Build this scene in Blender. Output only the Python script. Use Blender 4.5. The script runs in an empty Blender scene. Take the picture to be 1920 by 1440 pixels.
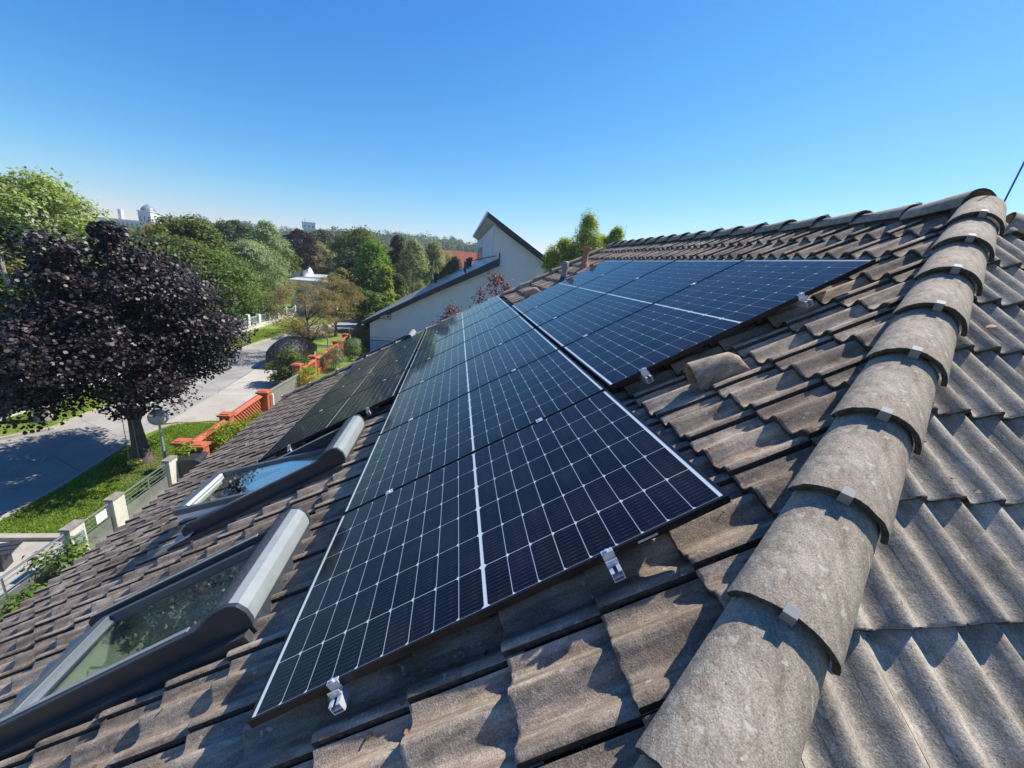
import bpy, bmesh, math, random
import numpy as np
from mathutils import Matrix, Vector
R = math.radians
rng = np.random.default_rng(7)
random.seed(7)
col = bpy.context.scene.collection
scn = bpy.context.scene

# ------------------------------------------------------------------ camera, sky, sun, exposure
# world: +X up the main roof slope (horizontal part), +Y along the eave, away from the viewer, +Z up; origin = near low corner of the middle panel row
cam = bpy.data.cameras.new('camera'); camo = bpy.data.objects.new('camera', cam); col.objects.link(camo)
cam.sensor_width = 36; cam.lens = 14.365; cam.clip_start = .05; cam.clip_end = 3000
cx = Vector((0.98809236, -0.12600481, 0.08829652)); cy = Vector((-0.04911705, 0.28552458, 0.95711192)); cz = -Vector((0.14581154, 0.95005184, -0.27593567))
m3 = Matrix((cx, cy, cz)).transposed()
camo.matrix_world = Matrix.Translation((0.60141052, -1.05264755, 1.49146008)) @ m3.to_4x4()
scn.camera = camo
SUN = Vector((1.68, .60, 2.11)).normalized()
elev = math.asin(SUN.z); az = math.atan2(SUN.x, SUN.y)
w = bpy.data.worlds.new('World'); scn.world = w; w.use_nodes = True
nt = w.node_tree; nt.nodes.clear()
sky = nt.nodes.new('ShaderNodeTexSky'); sky.sky_type = 'NISHITA'; sky.sun_disc = False
sky.sun_elevation = elev; sky.sun_rotation = az; sky.altitude = 200; sky.air_density = 1.15; sky.dust_density = .15; sky.ozone_density = 4.0
bg = nt.nodes.new('ShaderNodeBackground'); bg.inputs['Strength'].default_value = .076
out = nt.nodes.new('ShaderNodeOutputWorld')
# clear deep-blue September sky: per-channel response of the camera to the Nishita sky
sp_ = nt.nodes.new('ShaderNodeSeparateColor'); cb_ = nt.nodes.new('ShaderNodeCombineColor'); nt.links.new(sky.outputs[0], sp_.inputs[0])
for ch, (pw, kk) in enumerate(((1.95, 1.52), (1.2, 1.15), (.68, 1.15))):
    a = nt.nodes.new('ShaderNodeMath'); a.operation = 'MULTIPLY'; a.inputs[1].default_value = .116
    a2 = nt.nodes.new('ShaderNodeMath'); a2.operation = 'MINIMUM'; a2.inputs[1].default_value = 1.15
    b = nt.nodes.new('ShaderNodeMath'); b.operation = 'POWER'; b.inputs[1].default_value = pw
    c = nt.nodes.new('ShaderNodeMath'); c.operation = 'MULTIPLY'; c.inputs[1].default_value = kk / .116
    nt.links.new(sp_.outputs[ch], a.inputs[0]); nt.links.new(a.outputs[0], a2.inputs[0]); nt.links.new(a2.outputs[0], b.inputs[0]); nt.links.new(b.outputs[0], c.inputs[0]); nt.links.new(c.outputs[0], cb_.inputs[ch])
nt.links.new(cb_.outputs[0], bg.inputs[0]); nt.links.new(bg.outputs[0], out.inputs[0])
sl = bpy.data.lights.new('sun', 'SUN'); sl.energy = 5.0; sl.angle = R(.53); sl.color = (1, .95, .87)
so = bpy.data.objects.new('sun', sl); col.objects.link(so); so.rotation_euler = SUN.to_track_quat('Z', 'Y').to_euler()
scn.view_settings.view_transform = 'Standard'; scn.view_settings.look = 'None'; scn.view_settings.exposure = .68; scn.view_settings.gamma = 1
scn.cycles.max_bounces = 8; scn.cycles.transparent_max_bounces = 12; scn.cycles.diffuse_bounces = 3; scn.cycles.caustics_reflective = False; scn.cycles.caustics_refractive = False

G = -5.5                                              # street level
TH = math.radians(29.712); C_, S_ = math.cos(TH), math.sin(TH)
MR = Matrix(((C_, 0, -S_, 0), (0, 1, 0, 0), (S_, 0, C_, 0), (0, 0, 0, 1)))   # roof frame: (v up the slope, u along the eave, n off the roof)
MRn = np.array(MR)[:3, :3]
def rp(u, v, n=0.0): return Vector((v * C_ - n * S_, u, v * S_ + n * C_))

# ------------------------------------------------------------------ helpers
def tag(o, label=None, cat=None, group=None, kind=None):
    if label: o['label'] = label
    if cat: o['category'] = cat
    if group: o['group'] = group
    if kind: o['kind'] = kind
    return o
def empty(name, loc=(0, 0, 0), rz=0, label=None, cat=None, group=None, parent=None):
    o = bpy.data.objects.new(name, None); col.objects.link(o); o.location = loc; o.rotation_euler = (0, 0, rz)
    o.empty_display_size = .2
    if parent: o.parent = parent
    return tag(o, label, cat, group)
def link(name, me, mat, parent=None):
    o = bpy.data.objects.new(name, me); col.objects.link(o)
    if mat is not None:
        for m in (mat if isinstance(mat, (list, tuple)) else [mat]): me.materials.append(m)
    if parent: o.parent = parent
    return o
def npmesh(name, V, F, smooth=False):
    V = np.asarray(V, dtype=np.float32); F = np.asarray(F, dtype=np.int32); k = F.shape[1]
    me = bpy.data.meshes.new(name)
    me.vertices.add(len(V)); me.vertices.foreach_set('co', V.ravel())
    me.loops.add(F.size); me.loops.foreach_set('vertex_index', F.ravel())
    me.polygons.add(len(F)); me.polygons.foreach_set('loop_start', np.arange(0, F.size, k, dtype=np.int32))
    me.polygons.foreach_set('loop_total', np.full(len(F), k, dtype=np.int32))
    if smooth: me.polygons.foreach_set('use_smooth', np.ones(len(F), dtype=bool))
    me.update(calc_edges=True); me.validate()
    return me
class MB:
    """collects shapes, builds ONE mesh object"""
    def __init__(s): s.v = []; s.f = []
    def add(s, vs, fs):
        n = len(s.v); s.v += [tuple(p) for p in vs]; s.f += [tuple(n + i for i in f) for f in fs]; return s
    def box(s, x0, x1, y0, y1, z0, z1, M=None):
        vs = [Vector(p) for p in ((x0, y0, z0), (x1, y0, z0), (x1, y1, z0), (x0, y1, z0), (x0, y0, z1), (x1, y0, z1), (x1, y1, z1), (x0, y1, z1))]
        if M is not None: vs = [M @ p for p in vs]
        return s.add(vs, [(0, 3, 2, 1), (4, 5, 6, 7), (0, 1, 5, 4), (1, 2, 6, 5), (2, 3, 7, 6), (3, 0, 4, 7)])
    def tube(s, pts, r, n=8, cap=True):
        pts = [Vector(p) for p in pts]; rs = r if isinstance(r, (list, tuple)) else [r] * len(pts); rings = []
        for i, p in enumerate(pts):
            d = (pts[min(i + 1, len(pts) - 1)] - pts[max(i - 1, 0)]).normalized()
            a = d.cross(Vector((0, 0, 1)))
            if a.length < .05: a = d.cross(Vector((0, 1, 0)))
            a.normalize(); b = d.cross(a)
            rings.append([p + rs[i] * (math.cos(t * 2 * math.pi / n) * a + math.sin(t * 2 * math.pi / n) * b) for t in range(n)])
        vs = [q for rg in rings for q in rg]; fs = []
        for i in range(len(rings) - 1):
            for j in range(n): fs.append((i * n + j, i * n + (j + 1) % n, (i + 1) * n + (j + 1) % n, (i + 1) * n + j))
        if cap: fs += [tuple(range(n))[::-1], tuple((len(rings) - 1) * n + j for j in range(n))]
        return s.add(vs, fs)
    def lathe(s, prof, c=(0, 0, 0), n=20):
        vs = []; fs = []
        for r, z in prof: vs += [(c[0] + r * math.cos(2 * math.pi * j / n), c[1] + r * math.sin(2 * math.pi * j / n), c[2] + z) for j in range(n)]
        for i in range(len(prof) - 1):
            for j in range(n): fs.append((i * n + j, i * n + (j + 1) % n, (i + 1) * n + (j + 1) % n, (i + 1) * n + j))
        return s.add(vs, fs)
    def prism(s, poly, a, b, fn):
        """poly: list of 2-D points, extruded from a to b; fn(p, q, t) -> 3-D"""
        n = len(poly); vs = [fn(p, q, a) for p, q in poly] + [fn(p, q, b) for p, q in poly]
        fs = [(i, (i + 1) % n, n + (i + 1) % n, n + i) for i in range(n)] + [tuple(range(n))[::-1], tuple(range(n, 2 * n))]
        return s.add(vs, fs)
    def build(s, name, mat, parent=None, smooth=False, bevel=0, origin=None, angle=35):
        vs = s.v
        if origin is not None: vs = [(p[0] - origin[0], p[1] - origin[1], p[2] - origin[2]) for p in vs]
        me = bpy.data.meshes.new(name); me.from_pydata(vs, [], s.f); me.update()
        bm = bmesh.new(); bm.from_mesh(me); bmesh.ops.recalc_face_normals(bm, faces=bm.faces); bm.to_mesh(me); bm.free()
        o = link(name, me, mat, parent)
        if bevel:
            md = o.modifiers.new('bevel', 'BEVEL'); md.width = bevel; md.segments = 2; md.limit_method = 'ANGLE'; md.angle_limit = R(40)
        if smooth:
            me.polygons.foreach_set('use_smooth', [True] * len(me.polygons))
            try: me.set_sharp_from_angle(angle=R(angle))
            except Exception: pass
        return o
def copy_tree(o, parent=None):
    c = o.copy(); col.objects.link(c)
    if parent: c.parent = parent
    for ch in list(o.children): copy_tree(ch, c)
    return c

# ------------------------------------------------------------------ materials
def mat(name, color=(.5, .5, .5), rough=.6, metal=0, spec=None, coat=0):
    m = bpy.data.materials.new(name); m.use_nodes = True
    b = m.node_tree.nodes['Principled BSDF']
    b.inputs['Base Color'].default_value = (*color, 1); b.inputs['Roughness'].default_value = rough; b.inputs['Metallic'].default_value = metal
    if spec is not None: b.inputs['Specular IOR Level'].default_value = spec
    if coat: b.inputs['Coat Weight'].default_value = coat; b.inputs['Coat Roughness'].default_value = .03
    return m
def N(m, t, **k):
    n = m.node_tree.nodes.new(t)
    for a, v in k.items(): setattr(n, a, v)
    return n
def L(m, a, b): m.node_tree.links.new(a, b)
def P(m): return m.node_tree.nodes['Principled BSDF']
def ramp(m, src, stops):
    r = N(m, 'ShaderNodeValToRGB'); e = r.color_ramp.elements
    while len(e) < len(stops): e.new(.5)
    for i, (p, c) in enumerate(stops): e[i].position = p; e[i].color = (*c, 1) if len(c) == 3 else c
    L(m, src, r.inputs[0]); return r.outputs[0]
def noise(m, scale, detail=4, rough=.55, vec=None, dist=0):
    n = N(m, 'ShaderNodeTexNoise'); n.inputs['Scale'].default_value = scale; n.inputs['Detail'].default_value = detail; n.inputs['Roughness'].default_value = rough; n.inputs['Distortion'].default_value = dist
    if vec is not None: L(m, vec, n.inputs['Vector'])
    return n.outputs[0]
def mixc(m, fac, a, b, typ='MIX'):
    x = N(m, 'ShaderNodeMix', data_type='RGBA', blend_type=typ)
    for i, v in ((0, fac), (6, a), (7, b)):
        if isinstance(v, (int, float)): x.inputs[i].default_value = v
        elif isinstance(v, tuple): x.inputs[i].default_value = (*v, 1)
        else: L(m, v, x.inputs[i])
    return x.outputs[2]
def math_(m, op, a, b=None, c=None):
    x = N(m, 'ShaderNodeMath', operation=op)
    for i, v in enumerate((a, b, c)):
        if v is None: continue
        if isinstance(v, (int, float)): x.inputs[i].default_value = v
        else: L(m, v, x.inputs[i])
    return x.outputs[0]
def coords(m, which='Object', scale=(1, 1, 1), rot=(0, 0, 0)):
    t = N(m, 'ShaderNodeTexCoord'); mp = N(m, 'ShaderNodeMapping'); mp.inputs['Scale'].default_value = scale; mp.inputs['Rotation'].default_value = rot
    L(m, t.outputs[which], mp.inputs[0]); return mp.outputs[0]
def bump(m, h, strength=.5, dist=.01, prev=None):
    b = N(m, 'ShaderNodeBump'); b.inputs['Strength'].default_value = strength; b.inputs['Distance'].default_value = dist
    L(m, h, b.inputs['Height'])
    if prev is not None: L(m, prev, b.inputs['Normal'])
    return b.outputs[0]
def noisy(name, stops, scale=6, rough=.8, bmp=.3, bd=.004, bscale=60, detail=6, spec=.3, metal=0):
    m = mat(name, rough=rough, spec=spec, metal=metal); v = coords(m)
    L(m, ramp(m, noise(m, scale, detail, .6, v), stops), P(m).inputs['Base Color'])
    if bmp: L(m, bump(m, noise(m, bscale, 4, .6, v), bmp, bd), P(m).inputs['Normal'])
    return m

def concrete_tile(name, base, hi, dark, streak_rot, sx=1.0):
    """weathered granular concrete: per-tile tone, streaks down the slope, grains, stains"""
    m = mat(name, rough=.92, spec=.25); v = coords(m)
    g = N(m, 'ShaderNodeNewGeometry')
    t = N(m, 'ShaderNodeTexCoord'); mp = N(m, 'ShaderNodeMapping', vector_type='TEXTURE')
    mp.inputs['Rotation'].default_value = streak_rot; mp.inputs['Scale'].default_value = (6, .7, 1)
    L(m, t.outputs['Object'], mp.inputs[0])
    streak = noise(m, 26, 5, .65, mp.outputs[0])
    c = mixc(m, ramp(m, streak, [(.38, (0, 0, 0)), (.62, (1, 1, 1))]), base, hi)
    big = noise(m, 2.3, 5, .6, v)
    c = mixc(m, ramp(m, big, [(.38, (0, 0, 0)), (.7, (.75, .75, .75))]), c, dark)
    c = mixc(m, .62, c, ramp(m, g.outputs['Random Per Island'], [(0, (.68, .64, .60)), (.5, (1, 1, 1)), (1, (1.30, 1.26, 1.2))]), 'MULTIPLY')
    blot = noise(m, 8.5, 6, .68, v, .6)
    c = mixc(m, .75, c, ramp(m, blot, [(.33, (.55, .53, .50)), (.47, (.95, .94, .92)), (.60, (1.05, 1.04, 1.02)), (.72, (1.38, 1.36, 1.33))]), 'MULTIPLY')
    pit = N(m, 'ShaderNodeTexVoronoi'); pit.inputs['Scale'].default_value = 38; L(m, v, pit.inputs['Vector'])
    c = mixc(m, ramp(m, pit.outputs['Distance'], [(.05, (.8, .8, .8)), (.11, (0, 0, 0))]), c, (.07, .06, .05))
    grain = noise(m, 210, 3, .7, v)
    c = mixc(m, .46, c, ramp(m, grain, [(.36, (.36, .35, .33)), (.52, (1, 1, 1)), (.66, (1.6, 1.58, 1.54))]), 'MULTIPLY')
    spots = noise(m, 34, 2, .5, v)
    c = mixc(m, ramp(m, spots, [(.66, (0, 0, 0)), (.72, (.6, .6, .6))]), c, (.52, .48, .40))
    rust = noise(m, 13, 2, .4, coords(m, scale=(1, 1, 1.3)))
    c = mixc(m, ramp(m, rust, [(.762, (0, 0, 0)), (.79, (.7, .7, .7))]), c, (.36, .15, .05))
    L(m, c, P(m).inputs['Base Color'])
    b1 = bump(m, grain, .55, .0035)
    b2 = bump(m, noise(m, 45, 4, .6, v), .5, .005, b1)
    L(m, b2, P(m).inputs['Normal'])
    return m
M = {}
M['tile'] = concrete_tile('roof_tile', (.255, .194, .145), (.51, .42, .325), (.165, .124, .093), (0, -TH, 0))
M['tile2'] = concrete_tile('roof_tile_grey', (.29, .25, .20), (.47, .415, .34), (.215, .183, .148), (0, 0, R(90)))
M['ridge'] = concrete_tile('ridge_tile', (.285, .232, .178), (.45, .38, .30), (.165, .135, .102), (0, -R(25), R(35)))
M['edge'] = noisy('mossy_shaded_tile_edge', [(.35, (.030, .028, .022)), (.65, (.085, .075, .062))], 60, .95, .6, .004, 150)  # mossy grime on tile edges, with the shade there painted into the colour
M['alu'] = noisy('aluminium', [(.3, (.62, .64, .66)), (.7, (.78, .79, .8))], 30, .36, .1, .001, 90, metal=.55)
M['clip'] = mat('clip_metal', (.27, .26, .26), .7, .2)
M['black_metal'] = mat('black_metal', (.012, .013, .014), .35, .3)
M['anthra'] = noisy('dark_grey_metal', [(.3, (.028, .033, .042)), (.7, (.045, .052, .062))], 8, .42, .05, .001, 80)
M['shut'] = noisy('grey_shutter_case', [(.3, (.21, .235, .24)), (.7, (.26, .285, .29))], 9, .5, .08, .001, 120, spec=.4)
def hammered():
    m = mat('hammered_grey', (.2, .2, .22), .5); v = coords(m); n = noise(m, 55, 3, .7, v)
    L(m, ramp(m, n, [(.4, (.035, .038, .042)), (.6, (.10, .105, .112))]), P(m).inputs['Base Color']); L(m, bump(m, n, .3, .002), P(m).inputs['Normal']); return m
M['hammer'] = hammered()
M['sash'] = mat('grey_blue_sash', (.10, .12, .135), .4, .2, .5)
M['lining'] = mat('white_lining', (.78, .82, .74), .7)
M['pleat'] = mat('pleated_aluminium', (.27, .31, .34), .5, .3)
def glass(name, tint, refl=1.0):
    m = bpy.data.materials.new(name); m.use_nodes = True; nt = m.node_tree; nt.nodes.clear()
    o = N(m, 'ShaderNodeOutputMaterial'); tr = N(m, 'ShaderNodeBsdfTransparent'); tr.inputs[0].default_value = (*tint, 1)
    gl = N(m, 'ShaderNodeBsdfGlossy'); gl.inputs['Roughness'].default_value = .015; gl.inputs[0].default_value = (.95, .97, 1, 1)
    ge_ = N(m, 'ShaderNodeNewGeometry'); dt = N(m, 'ShaderNodeVectorMath', operation='DOT_PRODUCT'); L(m, ge_.outputs['Incoming'], dt.inputs[0]); L(m, ge_.outputs['Normal'], dt.inputs[1]); mx = N(m, 'ShaderNodeMixShader')
    L(m, math_(m, 'MINIMUM', math_(m, 'MULTIPLY', math_(m, 'ADD', .045, math_(m, 'MULTIPLY', .955, math_(m, 'POWER', math_(m, 'SUBTRACT', 1, math_(m, 'ABSOLUTE', dt.outputs['Value'])), 4.2))), refl), 1.0), mx.inputs[0]); L(m, tr.outputs[0], mx.inputs[1]); L(m, gl.outputs[0], mx.inputs[2]); L(m, mx.outputs[0], o.inputs[0])
    return m
M['glass'] = glass('window_glass', (.94, .98, .95), 1.9)
def pv_cell():
    m = mat('solar_cell', (.006, .008, .022), .35, 0, .06, .62)
    t = N(m, 'ShaderNodeTexCoord'); s = N(m, 'ShaderNodeSeparateXYZ'); L(m, t.outputs['Object'], s.inputs[0])
    f = math_(m, 'FRACT', math_(m, 'MULTIPLY', s.outputs[1], 1 / .0166))
    line = math_(m, 'LESS_THAN', f, .075)
    dots = math_(m, 'LESS_THAN', math_(m, 'ABSOLUTE', math_(m, 'SUBTRACT', math_(m, 'FRACT', math_(m, 'ADD', math_(m, 'MULTIPLY', s.outputs[0], 1 / .0915), .5)), .5)), .09)
    g = N(m, 'ShaderNodeNewGeometry')
    c0 = ramp(m, g.outputs['Random Per Island'], [(0, (.0028, .0036, .009)), (1, (.0052, .0058, .016))])
    dust = noise(m, 3.2, 6, .65, coords(m))
    c = mixc(m, ramp(m, dust, [(.45, (0, 0, 0)), (.85, (.12, .12, .12))]), c0, (.13, .125, .115))
    c = mixc(m, math_(m, 'MULTIPLY', line, math_(m, 'ADD', .38, math_(m, 'MULTIPLY', dots, .3))), c, (.13, .13, .15))
    L(m, c, P(m).inputs['Base Color']); P(m).inputs['Coat Roughness'].default_value = .045; P(m).inputs['Coat IOR'].default_value = 1.32
    L(m, bump(m, noise(m, 30, 2, .5, coords(m)), .02, .001), P(m).inputs['Coat Normal'])
    return m
M['cell'] = pv_cell()
M['sheet'] = mat('white_backsheet', (.58, .62, .60), .5, 0, .5, .8)
M['frame'] = mat('anodised_black_frame', (.016, .017, .018), .38, .5)
M['terra'] = noisy('terracotta', [(.3, (.28, .13, .09)), (.7, (.38, .2, .14))], 10)
M['pipe'] = noisy('grey_plastic', [(.3, (.16, .19, .2)), (.7, (.22, .25, .26))], 10, .5)
def grassmat():
    m = mat('grass', rough=.85, spec=.2); v = coords(m)
    c = ramp(m, noise(m, 1.1, 6, .62, v), [(.3, (.10, .155, .025)), (.48, (.155, .225, .036)), (.6, (.22, .26, .06)), (.75, (.30, .25, .11))])
    c = mixc(m, .8, c, ramp(m, noise(m, 32, 4, .7, v), [(.35, (.5, .5, .45)), (.65, (1.4, 1.4, 1.2))]), 'MULTIPLY')
    L(m, c, P(m).inputs['Base Color']); L(m, bump(m, noise(m, 45, 4, .7, v), 1, .03), P(m).inputs['Normal']); return m
M['grass'] = grassmat()
M['ground'] = noisy('ground', [(.3, (.05, .075, .02)), (.5, (.085, .105, .035)), (.75, (.16, .14, .08))], .12, .9, .5, .05, 3)
def roadmat(name, a, b, patch):
    m = mat(name, rough=.85, spec=.3); v = coords(m)
    c = ramp(m, noise(m, .55, 6, .6, v, .4), [(.35, a), (.65, b)])
    c = mixc(m, ramp(m, noise(m, 1.6, 3, .5, v), [(.6, (0, 0, 0)), (.66, (.5, .5, .5))]), c, patch)
    c = mixc(m, .6, c, ramp(m, noise(m, 60, 3, .7, v), [(.35, (.7, .7, .7)), (.65, (1.25, 1.25, 1.25))]), 'MULTIPLY')
    w_ = N(m, 'ShaderNodeTexVoronoi', feature='DISTANCE_TO_EDGE'); w_.inputs['Scale'].default_value = .28; L(m, v, w_.inputs['Vector'])
    c = mixc(m, ramp(m, w_.outputs[0], [(.0, (.55, .55, .55)), (.006, (0, 0, 0))]), c, (.07, .065, .06))
    L(m, c, P(m).inputs['Base Color']); L(m, bump(m, noise(m, 70, 3, .6, v), .4, .006), P(m).inputs['Normal']); return m
M['road'] = roadmat('asphalt', (.25, .24, .22), (.35, .33, .30), (.19, .185, .175))
M['paving'] = roadmat('pale_paving', (.35, .32, .275), (.45, .41, .35), (.28, .255, .22))
M['kerb'] = noisy('kerb_stone', [(.3, (.30, .27, .22)), (.7, (.42, .38, .31))], 3)
M['concrete'] = noisy('pale_concrete', [(.25, (.34, .315, .26)), (.5, (.56, .53, .45)), (.8, (.66, .63, .55))], 3.5, .85, .3, .004, 50)
M['concrete_top'] = noisy('weathered_cap', [(.3, (.16, .14, .12)), (.7, (.30, .27, .24))], 9)
M['steel'] = mat('stainless_steel', (.55, .56, .57), .3, .9)
M['sheetmetal'] = noisy('brushed_sheet', [(.3, (.20, .205, .20)), (.7, (.30, .305, .30))], 3, .45, 0, metal=.5)
M['white'] = mat('white_paint', (.75, .75, .74), .5)
M['mail'] = mat('letterbox_metal', (.30, .35, .37), .4, .4)
def brickred():
    m = mat('orange_brick', rough=.8); v = coords(m)
    L(m, ramp(m, noise(m, 8, 5, .6, v), [(.3, (.33, .078, .040)), (.7, (.48, .14, .07))]), P(m).inputs['Base Color']); L(m, bump(m, noise(m, 40, 3, .6, v), .3, .005), P(m).inputs['Normal']); return m
M['brick'] = brickred()
def woodm(name, a, b, sc=(30, 30, 1.5)):
    m = mat(name, rough=.8); v = coords(m, scale=sc)
    n = noise(m, 1.5, 5, .6, v); L(m, ramp(m, n, [(.3, a), (.7, b)]), P(m).inputs['Base Color']); L(m, bump(m, n, .4, .004), P(m).inputs['Normal']); return m
M['greywood'] = woodm('grey_wood', (.13, .125, .11), (.25, .235, .2))
M['brownwood'] = woodm('brown_wood', (.10, .055, .03), (.20, .12, .07))
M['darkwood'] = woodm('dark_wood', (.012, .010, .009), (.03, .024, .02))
M['bark'] = woodm('bark', (.045, .036, .028), (.14, .115, .09), (9, 9, 2))
M['palebark'] = woodm('pale_bark', (.16, .13, .10), (.38, .33, .27), (9, 9, 2))
M['plaster'] = noisy('white_plaster', [(.3, (.60, .61, .61)), (.7, (.67, .675, .67))], 1.2, .9, .15, .004, 30)
M['bluepaint'] = mat('blue_skirting', (.30, .42, .52), .6)
M['slate'] = noisy('grey_metal_roof', [(.3, (.17, .20, .21)), (.7, (.22, .25, .26))], 2, .38, .05, .002, 30, spec=.5)
M['navy'] = mat('dark_blue_fascia', (.010, .016, .028), .5)
M['soffit'] = mat('pale_soffit', (.55, .53, .48), .7)
M['redtile'] = noisy('red_roof_tiles', [(.3, (.22, .06, .035)), (.7, (.36, .12, .07))], 3)
M['globe'] = mat('smoked_globe', (.36, .39, .40), .22, 0, .5, .4)
M['galv'] = noisy('galvanised_pole', [(.3, (.30, .34, .36)), (.7, (.42, .46, .48))], 6, .4, 0, metal=.3)
def tarp():
    m = mat('car_cover', (.014, .015, .018), .30, 0, .5); v = coords(m); n = noise(m, 3.4, 3, .6, v, 1.6)
    L(m, bump(m, n, 1.0, .12), P(m).inputs['Normal']); return m
M['cover'] = tarp()
M['rubber'] = mat('rubber', (.015, .015, .015), .8)
M['bin'] = mat('dark_plastic', (.025, .028, .035), .45)
M['rope'] = mat('rope', (.35, .28, .18), .9); M['yellow'] = mat('yellow_plastic', (.34, .34, .04), .5)
M['rock'] = noisy('pale_rock', [(.3, (.42, .40, .34)), (.7, (.6, .58, .5))], 4, .9, .6, .02, 8)
M['farwhite'] = mat('far_white_wall', (.66, .66, .66), .8); M['fardark'] = mat('far_dark_glass', (.06, .08, .10), .2)
M['dome'] = mat('pale_dome', (.72, .74, .76), .25, .1, .5)
M['wire'] = mat('bare_wire', (.50, .52, .54), .4, .7)
M['flash'] = noisy('lead_flashing', [(.3, (.035, .04, .045)), (.7, (.06, .065, .07))], 8, .5)

LC = {}
def leafmat(name, c0, c1, c2, rough=.55, trans=.42, spec=.25):
    m = bpy.data.materials.new('leaf_' + name); m.use_nodes = True; b = P(m)
    g = N(m, 'ShaderNodeNewGeometry')
    c = ramp(m, g.outputs['Random Per Island'], [(0, c0), (.5, c1), (1, c2)])
    oi = N(m, 'ShaderNodeTexCoord'); c = mixc(m, .55, c, ramp(m, noise(m, .9, 3, .6, oi.outputs['Object']), [(.35, (.62, .66, .6)), (.65, (1.3, 1.25, 1.1))]), 'MULTIPLY')
    L(m, c, b.inputs['Base Color']); b.inputs['Roughness'].default_value = rough; b.inputs['Specular IOR Level'].default_value = spec
    if trans:
        tr = N(m, 'ShaderNodeBsdfTranslucent'); mx = N(m, 'ShaderNodeMixShader'); mx.inputs[0].default_value = trans
        L(m, mixc(m, 1.0, c, (1.25, 1.3, .6), 'MULTIPLY'), tr.inputs[0]); o = m.node_tree.nodes['Material Output']
        L(m, b.outputs[0], mx.inputs[1]); L(m, tr.outputs[0], mx.inputs[2]); L(m, mx.outputs[0], o.inputs[0])
    LC[name] = m; return m
leafmat('maple', (.005, .004, .004), (.013, .009, .010), (.060, .036, .036), .46, .05, .35)
leafmat('mid', (.070, .105, .024), (.115, .160, .038), (.21, .235, .07))
leafmat('dark', (0.015, 0.033, 0.013), (0.027, 0.056, 0.018), (0.056, 0.094, 0.025))
leafmat('fresh', (.075, .135, .025), (.115, .185, .036), (.19, .26, .06))
leafmat('pale', (0.177, 0.248, 0.079), (0.265, 0.336, 0.106), (0.407, 0.460, 0.177))
leafmat('olive', (0.151, 0.141, 0.049), (0.250, 0.225, 0.083), (0.350, 0.316, 0.125))
leafmat('willow', (0.160, 0.212, 0.115), (0.248, 0.318, 0.177), (0.389, 0.460, 0.283))
leafmat('purple', (0.017, 0.009, 0.011), (0.039, 0.020, 0.024), (0.066, 0.035, 0.039))
leafmat('bright', (.085, .19, .015), (.13, .26, .022), (.22, .34, .045))
leafmat('conifer', (0.048, 0.054, 0.018), (0.096, 0.072, 0.030), (0.156, 0.102, 0.048))
leafmat('yconifer', (0.174, 0.232, 0.029), (0.261, 0.319, 0.043), (0.406, 0.435, 0.072))
leafmat('birch', (0.177, 0.212, 0.098), (0.283, 0.318, 0.150), (0.460, 0.478, 0.265))
leafmat('far', (0.051, 0.080, 0.041), (0.080, 0.116, 0.058), (0.123, 0.160, 0.080))
leafmat('sun', (0.151, 0.226, 0.029), (0.264, 0.339, 0.056), (0.452, 0.510, 0.094))
leafmat('brown', (.21, .135, .06), (.29, .20, .095), (.30, .29, .12))
leafmat('red', (0.070, 0.014, 0.020), (0.154, 0.031, 0.042), (0.280, 0.084, 0.084), .45, .3)
leafmat('mixed', (.10, .12, .03), (.14, .15, .04), (.36, .13, .05))
leafmat('lime', (.14, .22, .015), (.22, .32, .025), (.36, .44, .05))
leafmat('blue', (0.104, 0.156, 0.091), (0.169, 0.234, 0.143), (0.260, 0.338, 0.221))
leafmat('grassblade', (0.108, 0.189, 0.020), (0.176, 0.284, 0.034), (0.324, 0.405, 0.081), .6, .4, .2)

def leaves(centers, normals, size, jitter=.5, aspect=.6, shape='leaf'):
    """one 4- or 6-corner leaf per centre"""
    n = len(centers); nr = normals + rng.normal(0, jitter, (n, 3)); nr /= np.linalg.norm(nr, axis=1, keepdims=True) + 1e-9
    t = rng.normal(0, 1, (n, 3)); t -= (t * nr).sum(1, keepdims=True) * nr; t /= np.linalg.norm(t, axis=1, keepdims=True) + 1e-9
    b = np.cross(nr, t); s = (size * rng.uniform(.6, 1.35, n))[:, None]
    if shape == 'leaf':
        k = [(-.5, 0, 0), (0, -.5 * aspect, .12), (.5, 0, 0), (0, .5 * aspect, .12)]
    else:
        k = [(-.5, -.1, .05), (-.15, -.5, 0), (.35, -.38, .06), (.5, .1, 0), (.1, .5, .08), (-.38, .36, 0)]
    vs = np.stack([centers + s * (a * t + c * b + d * nr) for a, c, d in k], 1).reshape(-1, 3)
    q = len(k); return vs, np.arange(n * q).reshape(n, q)
def clumps(K, rad, prof, seed, core=.25):
    """clump centres inside a profile of revolution: prof(h) -> relative radius for h in 0..1"""
    r = np.random.default_rng(seed); out = []
    while len(out) < K:
        h = r.uniform(0, 1); pr = prof(h) * rad
        rr = pr * (r.uniform(core, 1) ** .55); a = r.uniform(0, 2 * math.pi); out.append((rr * math.cos(a), rr * math.sin(a), h))
    return np.array(out)
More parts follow.
